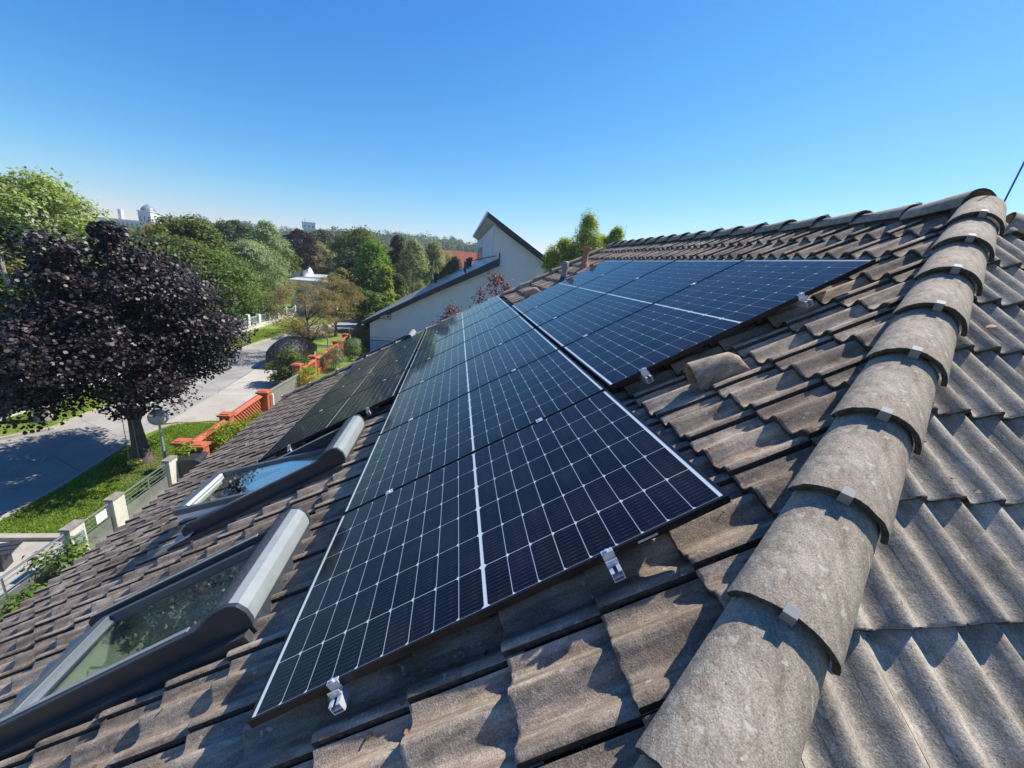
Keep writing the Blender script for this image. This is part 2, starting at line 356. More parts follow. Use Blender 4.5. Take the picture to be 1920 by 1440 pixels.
PROF = {
    'round': lambda h: math.sqrt(max(0, 1 - (2 * h - 1) ** 2)) * (1 if h > .5 else .9 + .1 * h),
    'broad': lambda h: (math.sin(math.pi * min(1, (h * .86 + .12))) ** .6),
    'cone': lambda h: (1 - h) ** .8 * .95 + .05,
    'oval': lambda h: max(.05, math.sin(math.pi * (h * .9 + .07)) ** .8),
    'point': lambda h: max(.04, (1 - h) ** .7),
    'weep': lambda h: max(.08, (1 - h ** 2.2)) * (.75 + .25 * h),
}
def crown_mesh(name, H, rad, kind, K, per, cr, lsize, seed, shape='leaf', droop=0, core=.25, flat=.75, aspect=.6):
    """H = crown height, clumps of leaves over uneven sub-crowns; base of crown at z = 0"""
    c = clumps(K, rad, PROF[kind], seed, core); r = np.random.default_rng(seed + 1); P_, N_ = [], []
    c[:, 2] *= H
    for q in c:
        n = int(per * r.uniform(.5, 1.5)); d = r.normal(0, 1, (n, 3)); d /= np.linalg.norm(d, axis=1, keepdims=True)
        d[:, 2] = np.where(d[:, 2] < -.3, -d[:, 2], d[:, 2])
        cc = cr * r.uniform(.6, 1.4); rr = cc * (.15 + 1.25 * r.beta(2.6, 1.7, (n, 1)))
        p = q + d * rr * np.array([1, 1, flat])
        if droop: p[:, 2] -= droop * r.uniform(0, 1, n) ** 2
        P_.append(p); N_.append(d * .8 + np.array([0, 0, .5]))
    P_ = np.concatenate(P_); N_ = np.concatenate(N_)
    v, f = leaves(P_, N_, lsize, .45, aspect, shape)
    return npmesh(name, v, f), c
def trunk_mesh(H0, top, r0, cl, lean=(0, 0), nb=9, seed=3, wig=.12):
    """tapered trunk with limbs reaching to some crown clumps; cl = clump centres in tree coordinates"""
    r = random.Random(seed); mb = MB(); n = 8; pts = []; rs = []
    for i in range(n + 1):
        t = i / n; pts.append(Vector((lean[0] * t + wig * math.sin(3.1 * t + seed) * t, lean[1] * t + wig * math.cos(2.3 * t + seed) * t, top * t)))
        rs.append(r0 * (1.45 if i == 0 else (1.12 if i == 1 else 1)) * (1 - .8 * t) + .01)
    mb.tube(pts, rs, 10)
    idx = list(range(len(cl))); r.shuffle(idx)
    for k in idx[:nb]:
        e = Vector(cl[k]); i = min(n - 1, max(2, int(n * min(.95, max(.25, (e.z - .45 * (e.xy.length)) / top))))); s = pts[i]
        mid = s.lerp(e, .5) + Vector((r.uniform(-.2, .2), r.uniform(-.2, .2), .12 * (e - s).length)); rr = rs[i] * .55
        mb.tube([s, s.lerp(mid, .5) + Vector((0, 0, .03)), mid, e], [rr, rr * .75, rr * .5, rr * .16], 6)
    return mb
def tree(name, loc, H, top0, rad, kind, leaf, label, K=60, per=120, cr=.5, ls=.16, seed=1, bark='bark', r0=.14, group=None, cat='tree', shape='leaf', droop=0, core=.25, lean=(0, 0), nb=9, flat=.75, aspect=.6):
    """H = total height, top0 = height where the crown starts"""
    e = empty(name, loc, 0, label, cat, group)
    me, c = crown_mesh('crown', max(.5, H - top0 - cr * .95), rad, kind, K, per, cr, ls, seed, shape, droop, core, flat, aspect)
    o = link('crown', me, LC[leaf], e); o.location = (lean[0], lean[1], top0)
    cl = [(p[0] + lean[0], p[1] + lean[1], p[2] + top0) for p in c if p[2] < (H - top0) * .85]
    trunk_mesh(0, top0 + (H - top0) * .7, r0, cl, (lean[0], lean[1]), nb, seed).build('trunk', M[bark], e, smooth=True, angle=80)
    return e

# ================================================================== OUR HOUSE
HW = .159                                                # depth of the tile troughs below the panel plane
house = empty('tiled_house', (0, 3, G), 0, 'house under the camera with the weathered concrete tiled hip roof that fills the foreground', 'house')
HO = Vector((0, 3, G))
PROFILE_ = [(0, .012), (0, .029), (.025, .0335), (.065, .0355), (.105, .033), (.15, .0265), (.20, .016), (.265, .0055), (.32, .0008), (.38, .0025), (.43, .0105), (.48, .0215), (.53, .0325), (.57, .0358), (.61, .0338), (.655, .0265), (.70, .0165), (.755, .0070), (.80, .0012), (.84, .0010), (.885, .0050), (.93, .0115), (.972, .0185), (.977, -.004)]
PROFILE = [(a, b * 1.45) for a, b in PROFILE_]
ROWS = [(-.001, -.030), (-.0025, -.017), (-.0012, -.0045), (.002, -.0008), (.012, 0), (.10, 0), (.25, 0), (.395, 0)]   # (along the slope, added height)
def tile_field(O, Vd, Ud, Nd, us, vs, course, tw=.30, lift=.032, seed=5, jit=1.0, amp=1.0):
    """one closed-looking tile per (u, v) cell: rolls across, thickness at the lower edge, every tile slightly out of true"""
    r = np.random.default_rng(seed); Pq = np.array(PROFILE); Rq = np.array(ROWS); np_, nr = len(Pq), len(Rq)
    V, F = [], []; base = 0
    fa = np.array([(i * np_ + j, i * np_ + j + 1, (i + 1) * np_ + j + 1, (i + 1) * np_ + j) for i in range(nr - 1) for j in range(np_ - 1)])
    for v0 in vs:
        for u0 in us:
            du, dv, dn = r.normal(0, .0018) * jit, r.normal(0, .0035) * jit, r.normal(0, .0018) * jit
            tiltu, skew = r.normal(0, .004) * jit, r.normal(0, .005) * jit
            uu = Pq[:, 0] * (tw - .004); hh = Pq[:, 1] * amp
            U_ = u0 + du + np.tile(uu, nr); ed = np.repeat(Rq[:, 0], np_)
            V_ = v0 + dv + ed + np.where(np.repeat(np.arange(nr), np_) < 4, np.tile(r.normal(0, .0013, np_), nr), 0) + (np.tile(uu, nr) - .15) * skew
            H_ = np.tile(hh, nr) + np.repeat(Rq[:, 1], np_) - lift * ed / course + dn + (np.tile(uu, nr) - .15) * tiltu
            H_ += r.normal(0, .00045, len(H_))
            V.append(O + np.outer(U_, Ud) + np.outer(V_, Vd) + np.outer(H_, Nd)); F.append(fa + base); base += np_ * nr
    return np.concatenate(V), np.concatenate(F)
def clip(me, planes, holes=(), down=None, side=Vector((0, 1, 0))):
    bm = bmesh.new(); bm.from_mesh(me)
    if down is not None:
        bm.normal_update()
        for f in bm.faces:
            if abs(f.normal.dot(down)) > .75 or abs(f.normal.dot(side)) > .93: f.material_index = 1  # lower edges and seam sides: dirt, plus the shadow gap painted dark
    for co, no in planes:
        bmesh.ops.bisect_plane(bm, geom=bm.verts[:] + bm.edges[:] + bm.faces[:], plane_co=co, plane_no=no, clear_outer=True, clear_inner=False)
    for (u0, u1, v0, v1) in holes:
        for co, no in ((rp(u0, 0), Vector((0, 1, 0))), (rp(u1, 0), Vector((0, 1, 0))), (rp(0, v0), Vector((C_, 0, S_))), (rp(0, v1), Vector((C_, 0, S_)))):
            bmesh.ops.bisect_plane(bm, geom=bm.verts[:] + bm.edges[:] + bm.faces[:], plane_co=co, plane_no=no)
        kill = []
        for f in bm.faces:
            c = f.calc_center_median(); v = c.x * C_ + c.z * S_
            if u0 < c.y < u1 and v0 < v < v1: kill.append(f)
        bmesh.ops.delete(bm, geom=kill, context='FACES')
    bm.to_mesh(me); bm.free()
COURSE = .332
Ud, Vd, Nd = np.array([0, 1, 0.]), np.array([C_, 0, S_]), np.array([-S_, 0, C_])
# hip line (plan): through HP with slope HS
HP, HS = Vector((1.557, -.26, 0)), .696
hipn = Vector((HS, -1, 0)).normalized()                # points to the near (hip) side
T2 = .80; TH2 = math.atan(T2); C2, S2 = math.cos(TH2), math.sin(TH2)
us = [.23 + .30 * k for k in range(-16, 30)]; vs = [.525 + COURSE * k for k in range(-14, 13)]
Vt, Ft = tile_field(-HW * Nd, Vd, Ud, Nd, us, vs, COURSE)
VA, VB = Vector((rp(9.19, -4).x, 9.19, 0)), Vector((rp(8.25, 4.5).x, 8.25, 0)); vdir = (VB - VA).normalized(); vn = Vector((-vdir.y, vdir.x, 0))
if vn.y < 0: vn = -vn
RIDX = 3.93
SKY = [(.655, -1.98), (2.365, -1.98), (8.14, -1.98)]      # (near side u, bottom v)
SKW = .81
me = npmesh('roof_tiles', Vt, Ft, True)
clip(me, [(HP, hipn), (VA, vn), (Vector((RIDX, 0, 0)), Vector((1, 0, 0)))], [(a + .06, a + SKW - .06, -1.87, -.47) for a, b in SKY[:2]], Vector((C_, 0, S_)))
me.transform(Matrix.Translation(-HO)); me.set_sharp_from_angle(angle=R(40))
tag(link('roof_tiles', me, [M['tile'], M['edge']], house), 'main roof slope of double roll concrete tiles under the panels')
# hip face
V2d, N2d, U2d = np.array([0, C2, S2]), np.array([0, -S2, C2]), np.array([-1., 0, 0])
O2 = np.array([1.803, -.366, .70]); C2OURSE = .345
us2 = [.30 * k - .177 for k in range(-22, 8)]; vs2 = [C2OURSE * k for k in range(-8, 9)]
Vt, Ft = tile_field(O2 - .051 * N2d, V2d, U2d, N2d, us2, vs2, C2OURSE, seed=9, amp=.85)
me = npmesh('hip_tiles', Vt, Ft, True)
hip2 = Vector((HS, 1, 0)).normalized()                 # second hip, on the far side of the hip face
APX = 4.02; APY = HP.y + HS * (APX - HP.x)
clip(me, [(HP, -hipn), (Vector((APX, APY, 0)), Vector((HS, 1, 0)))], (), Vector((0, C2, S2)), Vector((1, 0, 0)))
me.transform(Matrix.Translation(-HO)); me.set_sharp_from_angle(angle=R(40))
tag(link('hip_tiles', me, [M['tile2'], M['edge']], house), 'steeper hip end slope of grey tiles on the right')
# underlay so nothing shows between tiles, and the rear slopes
mb = MB()
def zmain(x, d=0): return (-(HW + .035 + d) + S_ * x) / C_
def hy(x): return HP.y + HS * (x - HP.x)
zr = zmain(RIDX)
a0, a1 = -3.45, RIDX
mb.add([(a0, hy(a0), zmain(a0)), (a1, hy(a1), zmain(a1)), (VB.x, VB.y - .03, zmain(VB.x)), (VA.x, VA.y - .03, zmain(VA.x))], [])
und = MB()
def quad_roof(pts, hole_v=None):
    und.add(pts, [tuple(range(len(pts)))])
# main underlay in strips around the window openings
def strip(u0, u1, v0, v1):
    und.add([tuple(rp(u0, v0, -HW - .036)), tuple(rp(u0, v1, -HW - .036)), tuple(rp(u1, v1, -HW - .036)), tuple(rp(u1, v0, -HW - .036))], [(0, 1, 2, 3)])
holes = [(a + .06, a + SKW - .06) for a, b in SKY]
strip(-3.5, 8.6, -4.0, -1.87)
xs_ = [-1.0] + [q for h in holes[:2] for q in h] + [8.5]
for i in range(0, len(xs_), 2): strip(xs_[i], xs_[i + 1], -1.87, -.47)
for i in range(24):                                     # above the windows the hip cuts the field: stepped strips under the caps
    v0 = -.47 + i * .212; v1 = v0 + .21; x1 = rp(0, v1).x
    strip(hy(x1) - .02, 8.45, v0, v1)
und.build('roof_underlay', M['flash'], house, origin=HO)
# walls, eaves and the hidden slopes keep the house solid from other sides
wl = MB()
zE = rp(0, -3.75, -.2).z
wl.box(-3.1, 9.5, -3.0, 8.1, G, zE - .02)
wl.build('wall', M['plaster'], house, origin=HO)
gb = MB(); gb.prism([(-3.1, zE - .02), (9.5, zE - .02), (RIDX, zr - .12)], 7.9, 8.1, lambda p, q, t: (p, t, q)); gb.build('gable_wall', M['plaster'], house, origin=HO)
rs = MB(); zb = zr + .04
rs.add([(APX, APY, zb), (APX, 8.3, zb), (APX + 6.2, 8.3, zb - 6.2 * S_ / C_), (APX + 6.2, APY - 6.2 * HS, zb - 6.2 * S_ / C_)], [(0, 1, 2, 3)])
rs.build('rear_roof', M['tile2'], house, origin=HO)
# gutter
gt = MB(); prof = [(.07 * math.cos(a), .07 * math.sin(a)) for a in [math.pi + math.pi * i / 10 for i in range(11)]] + [(.062 * math.cos(a), .062 * math.sin(a)) for a in [2 * math.pi - math.pi * i / 10 for i in range(11)]]
ge = rp(0, -4.16, -.2)
gt.prism(prof, -3.4, 8.9, lambda p, q, t: (ge.x + p, t, ge.z + q)); gt.build('gutter', M['anthra'], house, origin=HO)

# ridge and hip caps -------------------------------------------------
def cap_mesh(length, r0, r1, th=.017, span=78, seed=0, n=18, tilt=.02):
    """half-round cap; local x runs from the lower (wide, r0) end to the upper (narrow, r1) end, z up"""
    r = np.random.default_rng(seed); V = []; st = [(-.003, -.008), (0, 0), (.012, .001), (length * .35, 0), (length * .7, 0), (length, 0)]
    angs = [math.radians(90 - span + 2 * span * i / n) for i in range(n + 1)]; jj = r.normal(0, .0016, n + 1)
    F = []
    for x, e in st:
        t = x / length; rad = r0 + (r1 - r0) * t
        for i, a in enumerate(angs): V.append((x + (jj[i] if x < .02 else 0), (rad + e) * math.cos(a), (rad * .98 + e) * math.sin(a) - r0 * .25 + tilt * (1 - t) + r.normal(0, .0005)))
    for x, e in reversed(st[1:]):
        t = x / length; rad = r0 + (r1 - r0) * t - th
        for i, a in enumerate(angs): V.append((x + (jj[i] if x < .02 else 0), rad * math.cos(a), rad * .98 * math.sin(a) - r0 * .25 + tilt * (1 - t)))
    k = n + 1; R_ = len(V) // k
    for i in range(R_):
        for j in range(n):
            F.append((i * k + j, i * k + j + 1, ((i + 1) % R_) * k + j + 1, ((i + 1) % R_) * k + j))
    for side in (0, n): F.append(tuple(i * k + side for i in range(R_)))
    mb = MB(); mb.add(V, F); return mb
def clip_mb(r0):
    mb = MB(); w2 = .0155
    prof = [(-.008, -.030), (-.008, .004), (.016, .006), (.016, .0085), (-.0115, .007), (-.0115, -.030)]
    mb.prism(prof, -w2, w2, lambda p, q, t: (p, t, q + r0 * .73 + .02)); return mb
def place_cap(low, direction, upv, length, r0, r1, seed, mat_, clipmat, named='ridge_tile', side=0):
    x = Vector(direction).normalized(); z = (Vector(upv) - x * x.dot(Vector(upv))).normalized(); y = z.cross(x)
    Mx = Matrix((x, y, z)).transposed().to_4x4(); Mx.translation = Vector(low) - HO
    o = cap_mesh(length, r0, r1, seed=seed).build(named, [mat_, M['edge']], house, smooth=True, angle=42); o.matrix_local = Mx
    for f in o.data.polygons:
        if abs(f.normal.x) > .8: f.material_index = 1  # cap ends likewise: grime and edge shade in one dark colour
    if clipmat:
        c = clip_mb(r0).build('clip', clipmat, o, bevel=.001); a = side
        c.rotation_euler = (a, 0, 0)
    return o
zc = lambda x: (-.112 + S_ * x) / C_                    # height of the tile crests over plan x
hd = Vector((1, HS, S_ / C_)); hl = hd.length; hdu = hd / hl
hipup = Vector((-S_ / C_, -T2, 1)); rr = random.Random(4)
k0 = Vector((1.557, hy(1.557), zc(1.557))); 
for i in range(-3, 8):
    # lower edge spacing .42 m along the hip; edge 0 sits at plan distance -.26 of the measured row
    d = -.17 + i * .423 + rr.uniform(-.006, .006)
    p = k0 + hdu * d + Vector((0, 0, -.012))
    p += Vector((rr.uniform(-.003, .003), rr.uniform(-.003, .003), 0))
    o = place_cap(p, hdu + Vector((0, 0, rr.uniform(-.008, .008))), (hipup + Vector((rr.uniform(-.02, .02), rr.uniform(-.02, .02), 0))), .455, .134, .115, 20 + i, M['ridge'], M['clip'], side=R(-6))
top = k0 + hdu * (-.04 + 8 * .423)
# end cap over the meeting of the hips, then the ridge running away
AP = Vector((APX, APY, zc(APX) - .03))
for i in range(0, 17):
    y0 = APY + .02 + i * .405
    if y0 > 8.2: break
    o = place_cap(Vector((APX, y0, zc(APX) - .070 + (.025 if i == 0 else 0))), Vector((0, 1, .012 if i else -.05)), Vector((0, 0, 1)), (.40 if i == 0 else .44), (.165 if i == 0 else .135), (.135 if i == 0 else .113), 60 + i, M['ridge'], M['clip'] if i % 2 == 1 else None)
rb = MB(); rb.box(APX - .085, APX + .085, APY + .12, 8.15, zc(APX) - .16, zc(APX) - .005); rb.build('ridge_batten', M['flash'], house, origin=HO)
for i in range(0, 9):
    d2 = Vector((-1, HS, S_ / C_)).normalized(); p = AP + Vector((.10, -.06, -.09)) - d2 * (.46 + i * .42)
    place_cap(p, d2, Vector((S_ / C_, -T2, 1)), .455, .134, .115, 90 + i, M['ridge'], M['alu'])
# verge caps along the far gable edge
vd3 = Vector((vdir.x, vdir.y, vdir.x * S_ / C_)).normalized()
v0_ = Vector((VA.x, VA.y, zc(VA.x)))
nv = int((RIDX - VA.x) / (vd3.x * .40))
for i in range(nv):
    p = v0_ + vd3 * (i * .40) + Vector((0, -.06, -.012))
    o = place_cap(p, vd3, Vector((-S_ / C_, .25, 1)), .43, .098, .082, 120 + i, M['tile'], None, 'verge_tile')
    if i % 2 == 0:
        cb = MB(); cb.tube([(.02, -.10, -.05), (.02, -.09, .02), (.02, -.05, .075), (.02, 0, .092), (.02, .05, .075), (.02, .09, .02)], .008, 6); cb.build('clip', M['wire'], o)
# vent tiles: half barrels whose mouths face down the slope
def vent_tile(u, v, ang=TH * .92, sc=1.0):
    mb = MB(); n = 16; Lv = .29 * sc; V = []; F = []
    for k, rad in ((0, 1), (1, .86)):
        for x in (0, .02, Lv * .55, Lv * .80, Lv * .93, Lv):
            for i in range(n + 1):
                a = math.pi * i / n; y = .060 * sc * math.cos(a) * rad * (1 - .12 * x / Lv); z = .145 * sc * math.sin(a) ** .85 * (rad if k else 1)
                V.append((x, y, z * (1 - .16 * x / Lv if x < Lv * .6 else (.84 if x < Lv * .85 else (.62 if x < Lv * .96 else .12)))))
    K = n + 1
    for k in range(2):
        for i in range(5):
            for j in range(n): F.append((k * 6 * K + i * K + j, k * 6 * K + i * K + j + 1, k * 6 * K + (i + 1) * K + j + 1, k * 6 * K + (i + 1) * K + j))
    for j in range(n): F.append((j, j + 1, 6 * K + j + 1, 6 * K + j))
    F.append(tuple(5 * K + j for j in range(K)))
    V = [(x, y, z - x * .10) for x, y, z in V]
    mb.add(V, F); o = mb.build('vent_tile', M['tile'], house, smooth=True, angle=50)
    o.matrix_local = Matrix.Translation(rp(u, v, -.118) - HO) @ MR.to_3x3().to_4x4()
    return o
vent_tile(.93, 2.13); vent_tile(6.75, 2.13, sc=1.0)
# pipes through the tiles
pb = MB(); q = rp(6.45, 2.83, -.12)
pb.lathe([(.055, -.15), (.055, .24), (.058, .24), (.068, .25), (.068, .34), (.055, .36), (.045, .365), (.045, .30), (.0, .30)], q - HO, 20)
tag(pb.build('vent_pipe', M['pipe'], house, smooth=True), 'grey plastic vent pipe beyond the top panel row')
cb = MB(); cb.lathe([(.12, -.05), (.09, .02), (.062, .06), (.057, .10)], q - HO, 16); cb.build('pipe_collar', M['flash'], house, smooth=True)
pb = MB(); q = rp(6.95, 3.42, -.12)
pb.lathe([(.10, -.1), (.085, .06), (.06, .09), (.055, .10), (.05, .30), (.062, .31), (.062, .33), (.095, .335), (.10, .35), (.095, .375), (.0, .385)], q - HO, 20)
tag(pb.build('vent_pipe', M['terra'], house, smooth=True), 'terracotta vent pipe with a flat cap')

# roof windows ---------------------------------------------------------
def roofwin(u0, v0, label, open_deg=0.0):
    W_, top = SKW, -.40
    Mloc = Matrix.Translation(rp(u0, 0, 0) - HO) @ MR.to_3x3().to_4x4()     # local x = v, y = u - u0, z = n
    # outer frame with side guide rails
    fr = MB(); prof = [(v0 + .05, -.17), (v0 + .012, -.12), (v0, -.075), (v0 + .012, -.035), (v0 + .05, -.012), (top, .006), (top, -.17)]
    for y0, y1 in ((0, .055), (W_ - .055, W_)): fr.prism(prof, y0, y1, lambda p, q, t: (p, t, q))
    fr.box(v0 + .10, v0 + .16, .055, W_ - .055, -.17, -.075); fr.box(top - .12, top, .055, W_ - .055, -.17, -.02)
    f = fr.build('roof_window', M['anthra'], house, bevel=.004); f.matrix_local = Mloc; tag(f, label)
    lip = MB()
    for y0, y1 in ((.030, .056), (W_ - .056, W_ - .030)):
        lip = MB(); lip.prism([(v0 + .05, -.012 + .001), (v0 + .05, -.006), (top - .3, .006), (top - .3, .0)], y0, y1, lambda p, q, t: (p, t, q)); lip.build('guide_rail', M['shut'], f)
    # side flashing
    fl = MB(); fl.box(v0 + .02, top - .02, -.05, -.002, -.19, -.105); fl.build('side_flashing', M['flash'], f)
    fl = MB(); fl.box(v0 + .02, top - .02, W_ + .002, W_ + .05, -.19, -.105);
    fl.build('side_flashing', M['flash'], f)
    # pleated apron under the window
    ap = MB(); n = 74; V = []
    for i in range(n + 1):
        y = -.07 + (W_ + .14) * i / n; zz = .009 if i % 2 else -.006; wob = .012 * math.cos((u0 + y - .23 - .045) * 2 * math.pi / .155)
        V += [(v0 - .13, y, -.106 + zz + wob), (v0 + .0, y, -.094 + zz + wob * .6), (v0 + .11, y, -.085 + zz * .7)]
    ap.add(V, [(i * 3 + j, i * 3 + j + 1, i * 3 + j + 4, i * 3 + j + 3) for i in range(n) for j in (0, 1)]); ap.build('apron', M['pleat'], f)
    # shutter case at the head
    sh = MB(); pr = [(-.60, .004), (-.575, .022), (-.54, .039), (-.50, .050), (-.455, .054), (-.43, .053), (-.392, .034), (-.374, -.012), (-.378, -.060), (-.388, -.088), (-.42, -.102), (-.48, -.096), (-.55, -.07), (-.59, -.03)]
    sh.prism(pr, .014, W_ - .014, lambda p, q, t: (p, t, q)); s = sh.build('shutter_case', M['shut'], f, smooth=True, angle=19)
    hm = MB(); hp = [(-.60, .0060), (-.575, .0245), (-.54, .0415), (-.50, .0525), (-.457, .0565), (-.432, .0555), (-.432, .0520), (-.457, .0525), (-.50, .0485), (-.54, .038), (-.575, .022), (-.60, .001)]
    hm.prism(hp, .016, W_ - .016, lambda p, q, t: (p, t, q)); hm.build('shutter_front', M['hammer'], f, smooth=True, angle=22)
    ec = MB()
    big = [(p - .004 if p < -.5 else p + .004, q + (.003 if q > 0 else -.004)) for p, q in pr]
    for a, b in ((-.012, .014), (W_ - .014, W_ + .012)): ec = MB(); ec.prism(big, a, b, lambda p, q, t: (p, t, q)); ec.build('end_cap', M['anthra'], f, smooth=True, angle=30, bevel=.003)
    # sash and pane
    sa = MB(); x0, x1, y0, y1 = v0 + .13, top - .10, .060, W_ - .060; zt, zb_ = -.036, -.09; bw = .06
    piv = Vector(((x0 + x1) / 2 + .02, 0, -.055)); Rm = Matrix.Translation(piv) @ Matrix.Rotation(R(open_deg), 4, 'Y') @ Matrix.Translation(-piv)
    if open_deg: x0 -= .14
    sa.box(x0, x1, y0, y0 + bw * .7, zb_, zt, Rm); sa.box(x0, x1, y1 - bw * .7, y1, zb_, zt, Rm); sa.box(x0, x0 + bw * 1.3, y0 + bw * .7, y1 - bw * .7, zb_, zt + .004, Rm); sa.box(x1 - bw, x1, y0 + bw * .7, y1 - bw * .7, zb_, zt - .003, Rm)
    sa.build('sash', M['sash'], f, bevel=.004)
    if open_deg:
        li = MB(); li.box(x0 + .012, x1, y0 + .004, y1 - .004, zb_ - .045, zb_ - .002, Rm)
        # hollow: four slats instead of a slab
        li = MB(); li.box(x0 + .01, x1, y0 + .006, y0 + .04, zb_ - .045, zb_ - .002, Rm); li.box(x0 + .01, x1, y1 - .04, y1 - .006, zb_ - .045, zb_ - .002, Rm); li.box(x0 + .01, x0 + .07, y0 + .04, y1 - .04, zb_ - .045, zb_ - .002, Rm)
        li.build('sash_lining', M['white'], f)
        ib = MB(); ib.box(x0 + bw * 1.3, x0 + bw * 1.3 + .02, y0 + .06, y1 - .06, zt - .02, zt + .001, Rm); ib.build('glazing_bead', M['white'], f)
    gb_ = MB(); gb_.box(x0 + bw * 1.3 - .004, x1 - bw + .004, y0 + bw * .7 - .004, y1 - bw * .7 + .004, -.066, -.060, Rm); gb_.build('pane', M['glass'], f)
    # reveal and a bit of the room under it
    rv = MB(); a0_, a1_, b0_, b1_ = v0 + .205, top - .125, .062, W_ - .062
    z0_, z1_ = -.62, -.112
    rv.add([(a0_, b0_, z1_), (a1_, b0_, z1_), (a1_, b1_, z1_), (a0_, b1_, z1_), (a0_ - .5, b0_ - .1, z0_ - .4), (a1_ + .1, b0_ - .1, z0_), (a1_ + .1, b1_ + .1, z0_), (a0_ - .5, b1_ + .1, z0_ - .4)], [(0, 1, 5, 4), (1, 2, 6, 5), (2, 3, 7, 6), (3, 0, 4, 7), (4, 5, 6, 7)])
    rv.build('reveal', M['lining'], f)
    hd_ = MB(); hd_.tube([(a0_ + .12, W_ * .45, -.13), (a0_ + .17, W_ * .45, -.16), (a0_ + .17, W_ * .62, -.16), (a0_ + .12, W_ * .62, -.13)], .008, 6); hd_.build('handle', M['anthra'], f)
    return f
roofwin(*SKY[0], 'nearest roof window, closed, dark frame with pale grey shutter case')
roofwin(*SKY[1], 'middle roof window, swung open, its pane reflecting the sky', 13)
roofwin(*SKY[2], 'farthest roof window, seen edge-on beyond the lower panels')
# lightning conductor wire on the verge and rod behind the apex
lw = MB(); pts = [v0_ + vd3 * (i * .5) + Vector((0, -.06, .045 + .012 * math.sin(i * 2.1))) for i in range(int(nv * .8) + 1)]; lw.tube(pts, .004, 5); lw.build('lightning_wire', M['wire'], house, origin=HO)

# ================================================================== SOLAR PANELS
PW, PL, PT = 1.134, 1.722, .03
def panel_meshes():
    fr = MB(); b = .011; lo = -PT
    fr.box(0, PL, 0, b, lo, 0); fr.box(0, PL, PW - b, PW, lo, 0); fr.box(0, b, b, PW - b, lo, 0); fr.box(PL - b, PL, b, PW - b, lo, 0)
    sh = MB(); sh.box(b - .001, PL - b + .001, b - .001, PW - b + .001, -.006, -.0018)
    V, F = [], []; cw, ch, g = .1824, .0896, .0027
    y00 = (PW - 6 * cw - 5 * g) / 2; half = 9 * ch + 8 * g; mid = .014; x00 = (PL - 2 * half - mid) / 2
    for hh in range(2):
        for i in range(9):
            x = x00 + hh * (half + mid) + i * (ch + g)
            for j in range(6):
                y = y00 + j * (cw + g); c = .009; n = len(V); z = -.0013
                if hh == 0: pts = [(x, y), (x + ch - c, y), (x + ch, y + c), (x + ch, y + cw - c), (x + ch - c, y + cw), (x, y + cw)]
                else: pts = [(x + c, y), (x + ch, y), (x + ch, y + cw), (x + c, y + cw), (x, y + cw - c), (x, y + c)]
                V += [(a, q, z) for a, q in pts]; F.append(tuple(range(n, n + 6)))
    return fr, sh, (V, F)
fr, sh, (cv, cf) = panel_meshes()
root = empty('solar_panel'); 
pf = fr.build('frame', M['frame'], root, bevel=.0012); ps = sh.build('backsheet', M['sheet'], root)
pc = link('cells', npmesh('cells', cv, cf), M['cell'], root)
pitch = 1.154; rowsP = []
for k in range(7): rowsP.append(('middle', k, 0.0, k * pitch))
for k in range(1, 5): rowsP.append(('top', k, PL + .027, k * pitch + .006))
for k in range(3, 7): rowsP.append(('lower', k, -.0436 - PL, k * pitch + .048 * 0 + .002))
ords = ['nearest', 'second', 'third', 'fourth', 'fifth', 'sixth', 'farthest']
for i, (row, k, v, u) in enumerate(rowsP):
    o = root if i == 0 else copy_tree(root)
    o.matrix_world = MR.to_4x4() if False else Matrix.Translation(rp(u + random.uniform(-.001, .001), v + random.uniform(-.002, .002), random.uniform(-.0015, .0005))) @ MR.to_3x3().to_4x4()
    if row == 'middle': w_, kk, last = 'middle row', k, 6
    elif row == 'top': w_, kk, last = 'top row by the hip', k - 1, 3
    else: w_, kk, last = 'lower row by the roof windows', k - 3, 3
    od = 'nearest' if kk == 0 else ('farthest' if kk == last else ords[kk])
    tag(o, '%s black framed solar panel of the %s' % (od, w_), 'solar panel', 'solar panels on the roof')
